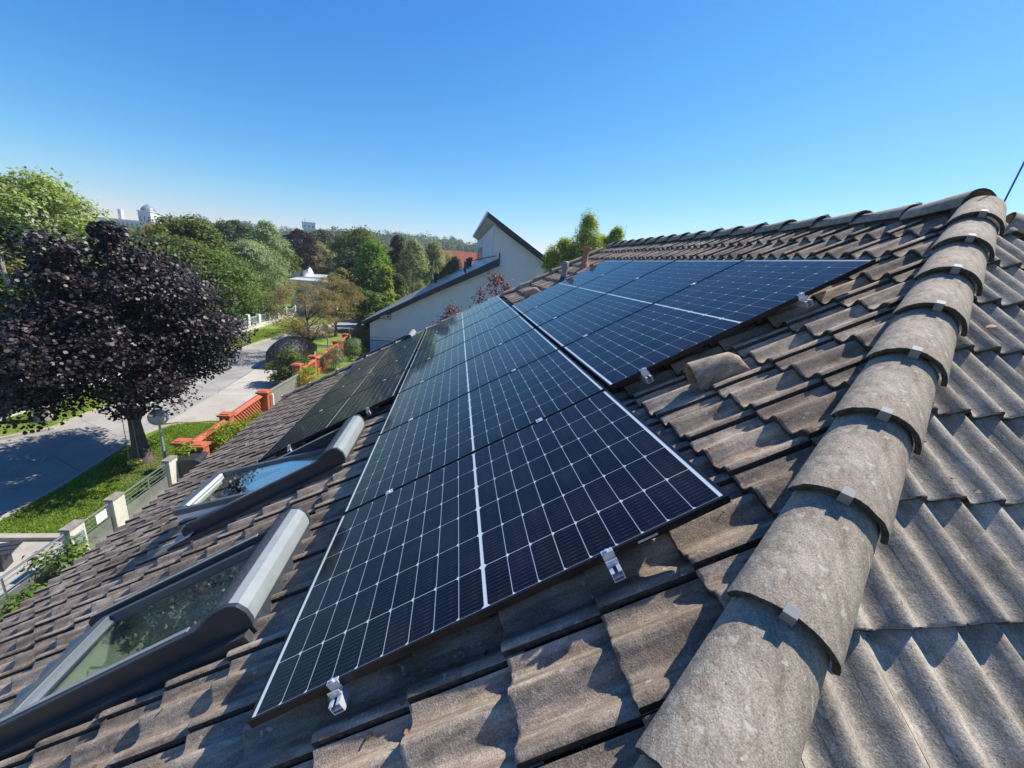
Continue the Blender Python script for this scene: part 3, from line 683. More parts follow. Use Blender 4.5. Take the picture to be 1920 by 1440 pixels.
# mounting rails with clamps
def clamp_end():
    mb = MB()                                            # local: x = v, y = u, z = n; panel edge at y = 0, panel on +y side
    mb.box(-.02, .02, -.004, .010, .0005, .0045); mb.box(-.02, .02, -.006, -.0005, -.032, .0045); mb.box(-.02, .02, -.026, -.006, -.036, -.030); mb.box(-.02, .02, -.026, -.022, -.030, -.012)
    mb.lathe([(.0, .0095), (.006, .0095), (.006, .0045)], (0, .002, 0), 10)
    return mb
def clamp_mid():
    mb = MB(); mb.box(-.02, .02, -.020, .020, .0005, .0035); mb.box(-.02, .02, -.007, .007, -.03, .0005); mb.lathe([(.0, .0085), (.006, .0085), (.006, .0035)], (0, 0, 0), 10); return mb
crest = None
def rail(v, ua, ub, label, near_edge, n_mid, far_edge):
    e = empty('mounting_rail', rp(ua, v, 0), 0, label, 'mounting rail', 'aluminium rails under the solar panels'); e.matrix_world = Matrix.Translation(rp(ua, v, 0)) @ MR.to_3x3().to_4x4()
    b = MB(); L_ = ub - ua; w2 = .019; zt = -.0335; h = .036; t = .003
    b.box(-w2, -w2 + t, 0, L_, zt - h, zt); b.box(w2 - t, w2, 0, L_, zt - h, zt); b.box(-w2 + t, w2 - t, 0, L_, zt - h, zt - h + t); b.box(-w2 + t, -.006, 0, L_, zt - t, zt); b.box(.006, w2 - t, 0, L_, zt - t, zt); b.box(-w2 + t, w2 - t, 0, L_, zt - .022, zt - .020)
    b.build('profile', M['alu'], e)
    for y in [near_edge] + [far_edge]:
        c = clamp_end().build('end_clamp', M['alu'], e, bevel=.001); c.location = (0, y - ua, 0)
        if y == far_edge: c.rotation_euler = (0, 0, math.pi)
    for y in n_mid:
        c = clamp_mid().build('mid_clamp', M['alu'], e); c.location = (0, y - ua, 0)
    for y in np.arange(.35, L_ - .1, 1.2):
        hb = MB(); hb.box(-.016, .016, y - .003, y + .003, -.13, zt - h + .01); hb.box(-.2, .016, y - .016, y + .016, -.105, -.099); hb.build('roof_hook', M['alu'], e)
g2 = (pitch - PW) / 2
rows = [('middle', 0, 7, [.31, 1.29], 0), ('top', 1, 5, [1.97, 2.99], .006), ('lower', 3, 7, [-1.37, -.38], .002)]
for nm, k0_, k1_, vv, off in rows:
    for j, v in enumerate(vv):
        a = k0_ * pitch + off; b = k1_ * pitch - .02 + off
        rail(v, a - .055, b + .05, '%s aluminium rail under the %s panel row' % ('lower' if j == 0 else 'upper', nm if nm != 'lower' else 'lowest'), a, [k * pitch - g2 + off for k in range(k0_ + 1, k1_)], b)
# fallen leaves, moss crumbs and grit caught on the tiles
def roof_h(u, v):
    k = math.floor((v - .525) / COURSE); f = (v - .525) / COURSE - k; x = ((u - .23) / .30) % 1.0
    return -HW + float(np.interp(x, [p for p, q in PROFILE], [q for p, q in PROFILE])) - .032 * f
ll = MB(); r = random.Random(31)
for k in range(420):
    u, v = r.uniform(-1.4, 6.5), r.uniform(-3.9, 4.0)
    if r.random() < .35: u, v = r.uniform(-1.2, 2.2), r.uniform(-2.6, 2.6)
    s_ = r.uniform(.005, .017) if r.random() < .8 else r.uniform(.016, .028); a = r.uniform(0, 6.28); h = roof_h(u, v) + .003; pts = []
    for j in range(5):
        t = a + j * 1.2566; rr2 = s_ * r.uniform(.55, 1.1); pts.append(tuple(rp(u + rr2 * math.cos(t), v + .7 * rr2 * math.sin(t), h + r.uniform(0, .005))))
    ll.add(pts, [(0, 1, 2, 3, 4)])
lm_ = mat('dry_leaf', rough=.8); g_ = N(lm_, 'ShaderNodeNewGeometry'); L(lm_, ramp(lm_, g_.outputs['Random Per Island'], [(0, (.045, .05, .02)), (.35, (.16, .08, .03)), (.7, (.42, .17, .05)), (1, (.5, .38, .2))]), P(lm_).inputs['Base Color'])
tag(ll.build('leaf_litter', lm_), 'dry leaf bits and moss crumbs scattered over the roof tiles', 'leaf litter', kind='stuff')
b = MB(); b.box(1.395, 1.465, -.0012, -.0004, -.021, -.0125); b.build('frame_sticker', M['alu'], root)

# ================================================================== STREET LEVEL
def sheet(name, pts, z, m, kind='structure'):
    me = bpy.data.meshes.new(name); me.from_pydata([(x, y, z) for x, y in pts], [], [tuple(range(len(pts)))]); me.update()
    if me.polygons[0].normal.z < 0: me.flip_normals()
    return tag(link(name, me, m), kind=kind)
def ribbon(name, left, right, z, m, h=0):
    mb = MB(); n = len(left)
    if h:
        for i in range(n - 1):
            a, b, c, d = left[i], right[i], right[i + 1], left[i + 1]
            mb.add([(a[0], a[1], z), (b[0], b[1], z), (c[0], c[1], z), (d[0], d[1], z), (a[0], a[1], z + h), (b[0], b[1], z + h), (c[0], c[1], z + h), (d[0], d[1], z + h)], [(4, 5, 6, 7), (0, 1, 5, 4), (1, 2, 6, 5), (2, 3, 7, 6), (3, 0, 4, 7)])
    else:
        mb.add([(x, y, z) for x, y in left] + [(x, y, z) for x, y in right], [(i, i + 1, n + i + 1, n + i) for i in range(n - 1)])
    o = mb.build(name, m); tag(o, kind='structure'); 
    return o
gm = MB(); n = 60; ext = 1400
# one ground sheet to the horizon, rising to the wooded hill behind
xs = np.linspace(-1, 1, n + 1) ** 3 * ext; ys = np.concatenate([np.linspace(-200, 0, 8), np.linspace(12, 1400, 60)])
def hz(x, y):
    d = max(0, min(1, (y - 150) / 230)); d = d * d * (3 - 2 * d)
    k = 9.5 * math.exp(-((x + 95) / 150) ** 2) + 6.5 * math.exp(-((x + 10) / 60) ** 2) + 2
    return G - .012 + d * k
Vg = [(x, y, hz(x, y)) for y in ys for x in xs]; Fg = [(j * (n + 1) + i, j * (n + 1) + i + 1, (j + 1) * (n + 1) + i + 1, (j + 1) * (n + 1) + i) for j in range(len(ys) - 1) for i in range(n)]
tag(link('ground', npmesh('ground', Vg, Fg, True), M['ground']), kind='structure')
rl = [(-14.9, 8), (-14.6, 12.6), (-13.25, 14.3), (-13.2, 17.6), (-13.5, 22), (-13.64, 26.5), (-13.3, 31), (-12.6, 36), (-11.5, 42), (-9.2, 50), (-6, 60)]
rr_ = [(-10.1, 8), (-10.05, 10.5), (-10.2, 12.4), (-10.4, 14), (-10.3, 17.6), (-10.6, 22), (-10.9, 26.5), (-11.0, 30), (-10.6, 35.4), (-8.6, 41), (-5.5, 47), (-2, 56)]
ribbon('road', [(-15, -40)] + rl, [(-10.1, -40)] + rr_[:-1][:10] if False else [(-10.1, -40)] + [rr_[i] for i in (0, 1, 2, 4, 5, 6, 7, 8, 9, 10, 11)][:11], G + .004, M['road'])
sheet('left_verge', [(-19, -40), (-15.0, -40), (-14.9, 8), (-14.6, 12.6), (-13.25, 14.3), (-13.2, 17.6), (-13.5, 22), (-13.64, 26.5), (-13.3, 31), (-12.6, 36), (-11.5, 42), (-9.2, 50), (-13, 52), (-16.4, 42), (-16.0, 36), (-15.6, 30), (-15.6, 12)], G + .016, M['grass'])
def off(line, d): return [(x + d, y) for x, y in line]
ribbon('kerb', off(rl, -.16), rl, G, M['kerb'], .09)
near = [(-10.1, 8.3), (-10.05, 10.5), (-10.2, 12.4), (-10.38, 13.9), (-10.15, 14.8), (-9.6, 15.3), (-8.84, 15.55), (-7.5, 15.7)]
ribbon('kerb', near, [(-9.98, 8.3), (-9.93, 10.5), (-10.08, 12.35), (-10.24, 13.75), (-10.02, 14.62), (-9.52, 15.15), (-8.8, 15.42), (-7.5, 15.56)], G, M['kerb'], .07)
sheet('lawn', [(-10.0, 8.35), (-9.95, 10.5), (-10.1, 12.35), (-10.26, 13.7), (-10.03, 14.6), (-9.53, 15.14), (-8.8, 15.4), (-7.3, 15.55), (-7.25, 8.35)], G + .05, M['grass'])
ribbon('kerb', [(-10.3, 8.18), (-7.3, 8.18)], [(-10.3, 8.34), (-7.3, 8.34)], G, M['kerb'], .10)
sheet('driveway', [(-10.4, -6), (-10.2, 8.17), (-7.3, 8.17), (-7.3, -6)], G + .008, M['paving'])
sheet('driveway', [(-10.28, 15.2), (-10.3, 17.6), (-10.55, 22.0), (-10.8, 25.6), (-7.3, 25.6), (-7.3, 15.75), (-8.84, 15.6), (-9.7, 15.35)], G + .008, M['paving'])
sheet('lawn', [(-10.0, 25.7), (-10.2, 29), (-9.5, 29.8), (-8.4, 30.1), (-7.4, 30.0), (-7.4, 25.7)], G + .03, M['grass'])
sheet('lawn', [(-9.9, 30.9), (-10.4, 33), (-10.2, 35.4), (-9.0, 37.6), (-7.6, 37.2), (-7.4, 30.9)], G + .03, M['grass'])
sheet('garden_soil', [(-7.1, 5.2), (-3.2, 5.2), (-3.2, 29.5), (-7.1, 29.5)], G + .02, M['grass'])
sheet('garden_lawn', [(-30, 24), (-16, 24), (-16.4, 42), (-16, 60), (-34, 60)], G + .03, M['grass'])
sheet('soil_patch', [(-9.3, 11.0), (-8.5, 10.7), (-7.7, 10.9), (-7.5, 11.8), (-7.9, 12.7), (-8.9, 12.9), (-9.4, 12.1)], G + .055, noisy('bare_soil', [(.3, (.13, .10, .07)), (.7, (.24, .19, .14))], 4))
# grass blades
def blades(region, n, h, z):
    p = np.column_stack([rng.uniform(region[0], region[1], n), rng.uniform(region[2], region[3], n), np.full(n, z)])
    a = rng.uniform(0, 2 * math.pi, n); w_ = .010 * rng.uniform(.6, 1.6, n); hh = h * rng.uniform(.4, 1.3, n)
    dx = np.column_stack([np.cos(a) * w_, np.sin(a) * w_, np.zeros(n)]); tip = p + np.column_stack([rng.normal(0, .5, n) * hh, rng.normal(0, .5, n) * hh, hh])
    return np.stack([p - dx, p + dx, tip], 1).reshape(-1, 3)
vb = np.concatenate([blades((-9.9, -7.35, 8.4, 15.2), 42000, .055, G + .05), blades((-15.5, -13.8, 14.6, 36), 20000, .07, G + .016)])
tag(link('grass', npmesh('grass', vb, np.arange(len(vb)).reshape(-1, 3)), LC['grassblade']), 'short mown grass blades on the verges either side of the road', 'grass', kind='stuff')

# ---- our street fence: low wall, three pillars, steel rails and gate
fx = -7.05
def pillar(y, label, mail=False):
    e = empty('gate_pillar', (fx, y, G), 0, label, 'pillar', 'concrete pillars of the steel fence')
    b = MB(); b.box(-.09, .09, -.175, .175, 0, 1.0); b.build('shaft', M['concrete'], e, bevel=.008)
    b = MB(); b.box(-.10, .10, -.185, .185, 1.0, 1.05); b.build('cap', M['concrete_top'], e, bevel=.006)
    if mail:
        b = MB(); b.box(.09, .105, -.12, .12, .52, .86); b.build('letterbox', M['mail'], e, bevel=.004); b = MB(); b.box(.105, .108, -.06, .03, .80, .815); b.build('letter_slot', M['black_metal'], e)
    return e
pillar(7.32, 'nearest concrete pillar, with the grey letterbox panel', True); pillar(8.42, 'middle concrete pillar, right of the gate with the white plate'); pillar(10.34, 'farthest concrete pillar, beside the dark wheelie bin')
def steel_fence(y0, y1, label, gate=False, posts=()):
    e = empty('steel_gate' if gate else 'steel_fence', (fx, (y0 + y1) / 2, G), 0, label, 'gate' if gate else 'fence'); h = (y1 - y0) / 2
    b = MB(); b.tube([(0, -h, .96), (0, h, .96)], .021, 8); b.build('top_rail', M['steel'], e, smooth=True)
    for z in (.86, .76, .66): b = MB(); b.tube([(0, -h, z), (0, h, z)], .009, 6); b.build('rail', M['steel'], e, smooth=True)
    b = MB(); b.box(-.006, .006, -h, h, .16, .60); b.build('sheet_panel', M['sheetmetal'], e)
    for p in posts: b = MB(); b.tube([(0, p, .1), (0, p, .96)], .018, 8); b.build('post', M['steel'], e)
    if gate: b = MB(); b.box(.012, .018, -.02, .26, .68, .90); b.build('plate', M['white'], e)
    return e
steel_fence(7.50, 8.24, 'narrow steel gate carrying a blank white plate', True)
steel_fence(8.61, 10.15, 'short steel rail fence between the middle and farthest pillars', posts=(.1,))
steel_fence(1.5, 7.14, 'long steel rail fence running out of the left edge of the picture', posts=(1.6, -.6, -2.2))
b = MB(); b.box(-.13, .13, -3.6, 4.4, 0, .16); o = b.build('low_wall', M['concrete'], bevel=.01); o.location = (fx, 6.1, G); tag(o, 'low pale concrete footing under the steel fence', 'wall')
# bench on the paving
e = empty('bench', (-8.75, 7.25, G), R(18), 'dark slatted bench on the paving at the left edge', 'bench')
for y in (-.16, 0, .16):
    b = MB(); b.box(-.75, .55, y - .065, y + .065, .42, .455); b.build('slat', M['anthra'], e, bevel=.01)
for x in (-.5, .3): b = MB(); b.box(x - .05, x + .05, -.16, .16, 0, .42); b.build('leg', M['anthra'], e, bevel=.005)
e = empty('rock', (-6.2, 6.45, G), 0, 'pale boulder inside the fence at the roof edge', 'rock')
def rock(e, s, sd):
    bm = bmesh.new(); bmesh.ops.create_icosphere(bm, subdivisions=3, radius=1); r = random.Random(sd)
    ph = [r.uniform(0, 6) for _ in range(6)]
    for v in bm.verts:
        k = 1 + .12 * math.sin(3 * v.co.x + ph[0]) + .12 * math.sin(4 * v.co.y + ph[1]) + .08 * math.sin(7 * v.co.z + ph[2]) + r.uniform(-.02, .02); v.co = Vector((v.co.x * s[0] * k, v.co.y * s[1] * k, v.co.z * s[2] * k + s[2] * .7))
    me = bpy.data.meshes.new('stone'); bm.to_mesh(me); bm.free(); link('stone', me, M['rock'], e)
rock(e, (.3, .45, .28), 3)
e = empty('rock', (-6.3, 7.05, G), 0, 'smaller pale boulder right of the larger one inside the fence', 'rock'); rock(e, (.2, .28, .2), 8)
# ivy-like shrubs
def shrub(name, loc, H, rad, leaf, label, K=22, per=110, cr=.22, ls=.07, seed=1, kind='round', aspect=.6, group=None, flat=.8, shape='leaf'):
    e = empty(name, loc, 0, label, 'shrub', group)
    me, c = crown_mesh('foliage', H * .92, rad, kind, K, per, cr, ls, seed, shape, 0, .1, flat, aspect)
    o = link('foliage', me, LC[leaf], e); o.location = (0, 0, H * .08)
    mb = MB(); r = random.Random(seed)
    for k in range(5):
        q = c[r.randrange(len(c))]; mb.tube([(0, 0, -.02), (q[0] * .4, q[1] * .4, q[2] * .5), (q[0], q[1], q[2])], [.02, .012, .005], 5)
    mb.build('stem', M['bark'], e)
    return e
shrub('climbing_shrub', (-6.75, 6.6, G), 1.0, .42, 'fresh', 'leafy shrub growing through the rails near the left edge', 14, 60, .2, .10, 11)
shrub('climbing_shrub', (-6.6, 5.6, G), .75, .5, 'fresh', 'low leafy shrub below the rails at the left edge', 14, 60, .2, .10, 12)
# bin
e = empty('wheelie_bin', (-6.75, 10.78, G), R(8), 'dark wheelie bin beside the farthest concrete pillar', 'bin')
b = MB(); b.prism([(-.22, 0), (.22, 0), (.28, .82), (-.28, .82)], -.26, .26, lambda p, q, t: (p, t, q)); b.build('body', M['bin'], e, bevel=.02)
b = MB(); b.prism([(-.31, .82), (.31, .82), (.31, .87), (.2, .92), (-.2, .92), (-.31, .87)], -.30, .30, lambda p, q, t: (p, t, q)); b.build('lid', M['bin'], e, bevel=.015)
for y in (-.22, .22): b = MB(); b.tube([(.2, y - .03, .1), (.2, y + .03, .1)], .1, 14); b.build('wheel', M['rubber'], e)
# ---- orange fence with lattice and capped pillars
ox = -7.05
def opillar(x, y, h, label, w_=.16):
    e = empty('brick_pillar', (x, y, G), 0, label, 'pillar', 'orange fence pillars')
    b = MB(); b.box(-w_, w_, -w_, w_, 0, h - .10); b.build('shaft', M['brick'], e, bevel=.006)
    b = MB(); b.box(-w_ - .05, w_ + .05, -w_ - .05, w_ + .05, h - .10, h - .03); b.box(-w_ + .02, w_ - .02, -w_ + .02, w_ - .02, h - .03, h); b.build('cap', M['brick'], e, bevel=.008); return e
opillar(-6.75, 11.2, 1.12, 'small orange pillar half hidden by the bright juniper, nearest of its row')
opillar(-7.45, 11.55, 1.05, 'low orange pillar end seen between the lamp and the juniper', .15)
opillar(-7.12, 13.45, 1.22, 'second orange pillar, in the middle of the lattice wall')
opillar(-7.0, 16.1, 1.22, 'tall orange pillar ending the lattice wall at the wooden gate', .19)
opillar(-7.25, 20.4, 1.28, 'orange pillar beside the leafy shrub in front of the covered car', .19)
opillar(-7.2, 22.6, 1.22, 'orange pillar left of the grey-green junipers')
opillar(-7.2, 27.2, 1.20, 'orange pillar before the last one, right of the second thin tree')
opillar(-7.25, 29.8, 1.22, 'farthest orange pillar, next to the weathered garden gate')
def lattice(y0, y1, h, label, x=-7.1):
    e = empty('lattice_wall', (x, (y0 + y1) / 2, G), 0, label, 'fence', 'orange lattice walls'); hl_ = (y1 - y0) / 2
    b = MB(); b.box(-.11, .11, -hl_, hl_, 0, .34); b.build('plinth', M['brick'], e, bevel=.005)
    b = MB(); b.prism([(-.14, h - .09), (.14, h - .09), (.14, h - .05), (.0, h), (-.14, h - .05)], -hl_, hl_, lambda p, q, t: (p, t, q)); b.build('coping', M['brick'], e)
    b = MB(); z0, z1 = .34, h - .09; st = .17; L2 = 2 * hl_; hh = z1 - z0
    for sgn in (1, -1):
        k = -hh
        while k < L2:
            a, c = max(0, k), min(L2, k + hh)
            if c - a > .02:
                za, zc_ = (z0 + (a - k), z0 + (c - k)) if sgn == 1 else (z1 - (a - k), z1 - (c - k))
                ya, yc = a - hl_, c - hl_; t = .042; xo = .0 if sgn == 1 else .034
                b.add([(xo - .017, ya, za - t), (xo - .017, yc, zc_ - t), (xo - .017, yc, zc_ + t), (xo - .017, ya, za + t), (xo + .017, ya, za - t), (xo + .017, yc, zc_ - t), (xo + .017, yc, zc_ + t), (xo + .017, ya, za + t)], [(0, 1, 2, 3), (4, 5, 6, 7), (0, 1, 5, 4), (2, 3, 7, 6), (0, 3, 7, 4), (1, 2, 6, 5)])
            k += st
    b.build('lattice', M['brick'], e)
    return e
lattice(11.45, 13.24, 1.05, 'nearest stretch of orange lattice wall behind the bright juniper')
lattice(13.66, 15.86, 1.10, 'orange lattice wall sunlit beside the wooden gate')
lattice(20.66, 22.38, 1.05, 'orange lattice wall behind the leafy shrub by the covered car')
lattice(22.82, 26.98, 1.05, 'orange lattice wall behind the grey-green junipers')
lattice(27.42, 29.58, 1.08, 'farthest orange lattice wall beside the lawn island')
# grey wooden drive gate
e = empty('wooden_gate', (-6.75, 17.6, G), R(-4), 'grey weathered board gate between the orange pillars', 'gate')
for k in range(17): b = MB(); y = -1.25 + k * .148; b.box(-.012, .012, y, y + .14, .08, 1.12); b.build('board', M['greywood'], e)
b = MB(); b.box(-.05, .05, -1.3, 1.3, 1.121, 1.18); b.build('top_rail', M['greywood'], e, bevel=.005)
b = MB(); b.tube([(.15, -1.45, 0), (.12, -1.42, 1.05)], .05, 8); o = b.build('post', M['white'], e)
# far gate: grey boards, brown frame
e = empty('garden_gate', (-6.2, 30.2, G), R(90), 'brown framed mesh gate between the last orange pillar and the white house', 'gate')
for x, m_ in ((-.9, 'greywood'), (-.7, 'greywood'), (.72, 'brownwood'), (.95, 'brownwood')): b = MB(); b.box(-.05, .05, -x - .05, -x + .05, 0, 1.55); b.build('post', M[m_], e)
b = MB(); b.box(-.03, .03, -.67, .65, 1.38, 1.46); b.build('top_rail', M['brownwood'], e)
b = MB(); b.box(-.01, .01, -.66, .64, .1, 1.36); b.build('mesh_panel', mat('dark_mesh', (.05, .055, .04), .8), e)

# ---- garden shrubs inside the fence
shrub('juniper', (-6.5, 12.3, G), 1.15, .62, 'lime', 'bright yellow-green juniper over the near lattice wall', 26, 160, .26, .085, 21, aspect=.35)
shrub('juniper', (-5.7, 11.0, G), .95, .5, 'lime', 'small yellow-green juniper between the bin and the roof edge', 18, 150, .22, .08, 22, aspect=.35)
shrub('juniper', (-5.9, 12.9, G), 1.3, .62, 'bright', 'green juniper at the roof edge behind the yellow one', 20, 150, .26, .08, 27, aspect=.35)
shrub('ivy', (-7.0, 11.05, G), 1.0, .35, 'lime', 'leafy creeper over the small orange pillar', 16, 110, .2, .07, 23)
shrub('ornamental_grass', (-6.2, 19.2, G), 1.25, .7, 'lime', 'bright yellow-green shrub beyond the wooden gate', 22, 130, .3, .10, 24, aspect=.3)
shrub('rose_bush', (-7.9, 20.9, G), 1.6, .95, 'mid', 'dark leafy bush in front of the covered car', 30, 170, .32, .11, 25)
shrub('juniper', (-6.5, 24.0, G), 1.2, .75, 'blue', 'grey-green juniper, nearer of the two by the lattice', 22, 150, .3, .09, 26, aspect=.35)
shrub('juniper', (-6.2, 26.6, G), 1.35, .8, 'blue', 'grey-green juniper, farther of the two by the lattice', 22, 150, .3, .09, 28, aspect=.35)
shrub('shrub', (-6.0, 28.4, G), .9, .6, 'lime', 'small bright shrub before the garden gate', 14, 110, .25, .09, 29)
shrub('multicoloured_shrub', (-15.0, 28.2, G), 2.1, 1.15, 'mixed', 'red and green shrub beside the far white fence', 34, 170, .42, .12, 31)
shrub('palm_like_shrub', (-12.9, 55, G + .2), 4.0, 2.0, 'lime', 'bright yellow-green plant in front of the white dome building', 26, 60, .7, .6, 32, aspect=.35)
shrub('yellow_bush', (-13.4, 47, G), 2.4, 1.3, 'sun', 'yellow bush above the first thin brown tree', 20, 130, .45, .14, 33)

# ---- lamps
def lamp(loc, h, label, gr=.24):
    e = empty('street_lamp', loc, 0, label, 'street lamp', 'globe street lamps')
    b = MB(); b.tube([(0, 0, 0), (0, 0, .5), (0, 0, h - gr * .8)], [.05, .045, .028], 12); b.build('pole', M['galv'], e, smooth=True)
    b = MB(); b.lathe([(.03, -gr * .86), (.07, -gr * .8), (.07, -gr * .7), (.0, -gr * .68)], (0, 0, h), 14); b.build('collar', M['galv'], e, smooth=True)
    b = MB(); b.lathe([(gr * math.sin(a) + .0005, -gr * .97 * math.cos(a)) for a in [math.pi * i / 14 for i in range(15)]], (0, 0, h), 24); b.build('globe', M['globe'], e, smooth=True, angle=80)
    return e
lamp((-7.95, 11.5, G), 1.78, 'globe lamp on a thin grey pole under the purple maple', .25)
lamp((-8.59, 30.2, G), 1.55, 'small globe lamp on the far lawn island by the thin brown tree', .30)

# ---- covered car
e = empty('covered_car', (-9.35, 25.7, G), 0, 'parked car under a shiny black cover', 'car')
bm = bmesh.new(); secs = [(-2.15, .55, .55, .62), (-2.05, .88, .30, 1.0), (-1.6, .90, .16, 1.42), (-.9, .92, .12, 1.60), (.1, .92, .12, 1.62), (.7, .92, .14, 1.50), (1.2, .92, .16, 1.12), (1.9, .88, .2, .98), (2.15, .72, .35, .72)]
rings = []; r = random.Random(2)
for y, hw, zb, zt in secs:
    rg = []
    for k in range(20):
        a = -math.pi * .5 + 2 * math.pi * k / 20; cx_, sz = math.cos(a), math.sin(a)
        x = hw * (abs(cx_) ** .55) * (1 if cx_ > 0 else -1); z = (zb + zt) / 2 + (zt - zb) / 2 * (abs(sz) ** .7) * (1 if sz > 0 else -1)
        if z > .95: x *= 1 - .30 * (z - .95) / .7
        rg.append(bm.verts.new((x + r.uniform(-.02, .02), y, z + r.uniform(-.015, .015))))
    rings.append(rg)
for i in range(len(rings) - 1):
    for k in range(20): bm.faces.new((rings[i][k], rings[i][(k + 1) % 20], rings[i + 1][(k + 1) % 20], rings[i + 1][k]))
bm.faces.new(rings[0][::-1]); bm.faces.new(rings[-1]); me = bpy.data.meshes.new('cover'); bmesh.ops.recalc_face_normals(bm, faces=bm.faces); bm.to_mesh(me); bm.free()
me.polygons.foreach_set('use_smooth', [True] * len(me.polygons)); o = link('cover', me, M['cover'], e); sm = o.modifiers.new('s', 'SUBSURF'); sm.levels = sm.render_levels = 2
for x in (-.78, .78):
    for y in (-1.35, 1.3):
        b = MB(); b.tube([(x - .1, y, .31), (x + .1, y, .31)], .31, 20); wo = b.build('wheel', M['rubber'], e, smooth=True)
        h_ = MB(); h_.tube([(x - .105, y, .31), (x + .105, y, .31)], .19, 16); h_.build('rim', M['alu'], wo)

# ---- far left: dark board fence, low walls, white fence
e = empty('board_fence', (-15.5, 13.6, G), 0, 'tall dark board fence in shade behind the pale trunk', 'fence')
for k in range(52): b = MB(); y = -4.2 + k * .16; b.box(-.012, .012, y, y + .135, .12, 1.65 + .02 * math.sin(k * 1.7)); b.build('board', M['darkwood'], e)
for z in (.4, 1.3): b = MB(); b.box(-.06, -.02, -4.25, 4.15, z, z + .08); b.build('rail', M['darkwood'], e)
b = MB(); b.box(-.08, .08, -4.2, 4.2, 0, .12); b.build('plinth', M['concrete'], e)
e = empty('white_fence', (-15.6, 26.5, G), 0, 'white posts and rails on a pale low wall across the road behind the maple', 'fence')
def wf(e, y0, y1, n, wallh, m_='concrete', slope=0):
    b = MB(); b.box(-.12, .12, y0, y1, 0, wallh); b.build('low_wall', M[m_], e, bevel=.01)
    for k in range(n + 1):
        y = y0 + .15 + (y1 - y0 - .3) * k / n; b = MB(); b.box(-.13, .13, y - .16, y + .16, wallh, wallh + .78 + (.18 if k % 3 == 2 else 0)); b.build('post', M['white'], e, bevel=.01)
    for k in range(n):
        ya = y0 + .15 + (y1 - y0 - .3) * k / n + .17; yb = y0 + .15 + (y1 - y0 - .3) * (k + 1) / n - .17
        b = MB(); b.box(-.02, .02, ya, yb, wallh + .62, wallh + .68); b.box(-.02, .02, ya, yb, wallh + .12, wallh + .17); b.build('rail', M['bluepaint'], e)
        b = MB(); b.box(-.012, .012, ya + .02, yb - .02, wallh + .171, wallh + .619); b.build('infill', M['sheetmetal'], e)
wf(e, -8.2, 4.6, 7, .32)
e = empty('white_fence', (-16.05, 37, G), R(-3), 'farther white fence with blue rails beyond the red and green shrub', 'fence')
wf(e, -5.6, 3.2, 5, .36)
e = empty('chain_fence', (-15.9, 44, G), R(-6), 'pale rail fence hanging in arcs along the bright lawn', 'fence')
b = MB(); b.box(-.1, .1, -3.4, 6, 0, .3); b.build('low_wall', M['concrete'], e)
for k in range(6): b = MB(); b.box(-.06, .06, -3.3 + k * 1.8, -3.18 + k * 1.8, .3, 1.15); b.build('post', M['white'], e)
for k in range(5):
    y0 = -3.24 + k * 1.8; b = MB()
    b.tube([(0, y0 + 1.8 * t, 1.1 - .28 * math.sin(math.pi * t)) for t in [i / 8 for i in range(9)]], .03, 5); b.build('chain', M['white'], e)
    for t in [i / 8 for i in range(1, 8)]:
        z1 = 1.1 - .28 * math.sin(math.pi * t); b.tube([(0, y0 + 1.8 * t, .3), (0, y0 + 1.8 * t, z1)], .012, 4)
    b.build('bars', M['white'], e)

# ================================================================== NEIGHBOUR HOUSE
ny, nd = 29.6, 27.5; dz = math.tan(R(28.7)); dz2 = -.59
e = empty('white_house', (2, ny, G), 0, 'white plastered house with steep grey shed roofs and a dark fascia beyond our roof', 'house'); NO = Vector((2, ny, G))
def zl(x): return -3.38 + (x + 6.16) * .5475              # top of lower roof over x (at y = ny)
def zu(x): return 4.63 + (x - 2.91) * dz2
b = MB(); poly = [(-5.47, G), (11.5, G), (11.5, zu(11.5) - .32), (3.05, zu(3.05) - .38), (3.05, zl(3.05) - .36), (-5.47, zl(-5.47) - .36)]
b.prism(poly, ny, ny + nd, lambda p, q, t: (p, t, q)); b.build('wall', M['plaster'], e, origin=NO)
b = MB(); b.prism([(-6.22, zl(-6.22)), (3.35, zl(3.35)), (3.35, zl(3.35) - .10), (-6.22, zl(-6.22) - .10)], ny - .42, ny + nd + .5, lambda p, q, t: (p, t, q)); b.build('lower_roof', M['slate'], e, origin=NO)
b = MB(); b.prism([(-6.3, zl(-6.3) + .03), (3.46, zl(3.46) + .05), (3.46, zl(3.46) + .45), (3.56, zl(3.46) + .45), (3.56, zl(3.46) - .46), (-6.3, zl(-6.3) - .16)], ny - .47, ny - .43, lambda p, q, t: (p, t, q)); b.build('fascia', M['navy'], e, origin=NO)
b = MB(); b.prism([(2.5, zu(2.5)), (12.3, zu(12.3)), (12.3, zu(12.3) - .12), (2.5, zu(2.5) - .12)], ny - .45, ny + nd, lambda p, q, t: (p, t, q)); b.build('upper_roof', M['slate'], e, origin=NO)
b = MB(); b.prism([(2.46, zu(2.46) + .03), (12.35, zu(12.35) + .03), (12.35, zu(12.35) - .33), (2.46, zu(2.46) - .33)], ny - .50, ny - .455, lambda p, q, t: (p, t, q)); b.build('fascia', M['navy'], e, origin=NO)
b = MB(); b.prism([(2.52, zu(2.5) - .125), (12.3, zu(12.3) - .125), (12.3, zu(12.3) - .15), (2.52, zu(2.5) - .15)], ny - .45, ny + nd, lambda p, q, t: (p, t, q)); b.build('soffit', M['soffit'], e, origin=NO)
b = MB(); b.box(2.40, 2.455, ny - .5, ny + nd, zu(2.45) - .20, zu(2.45) + .06); b.build('gutter', M['white'], e, origin=NO)
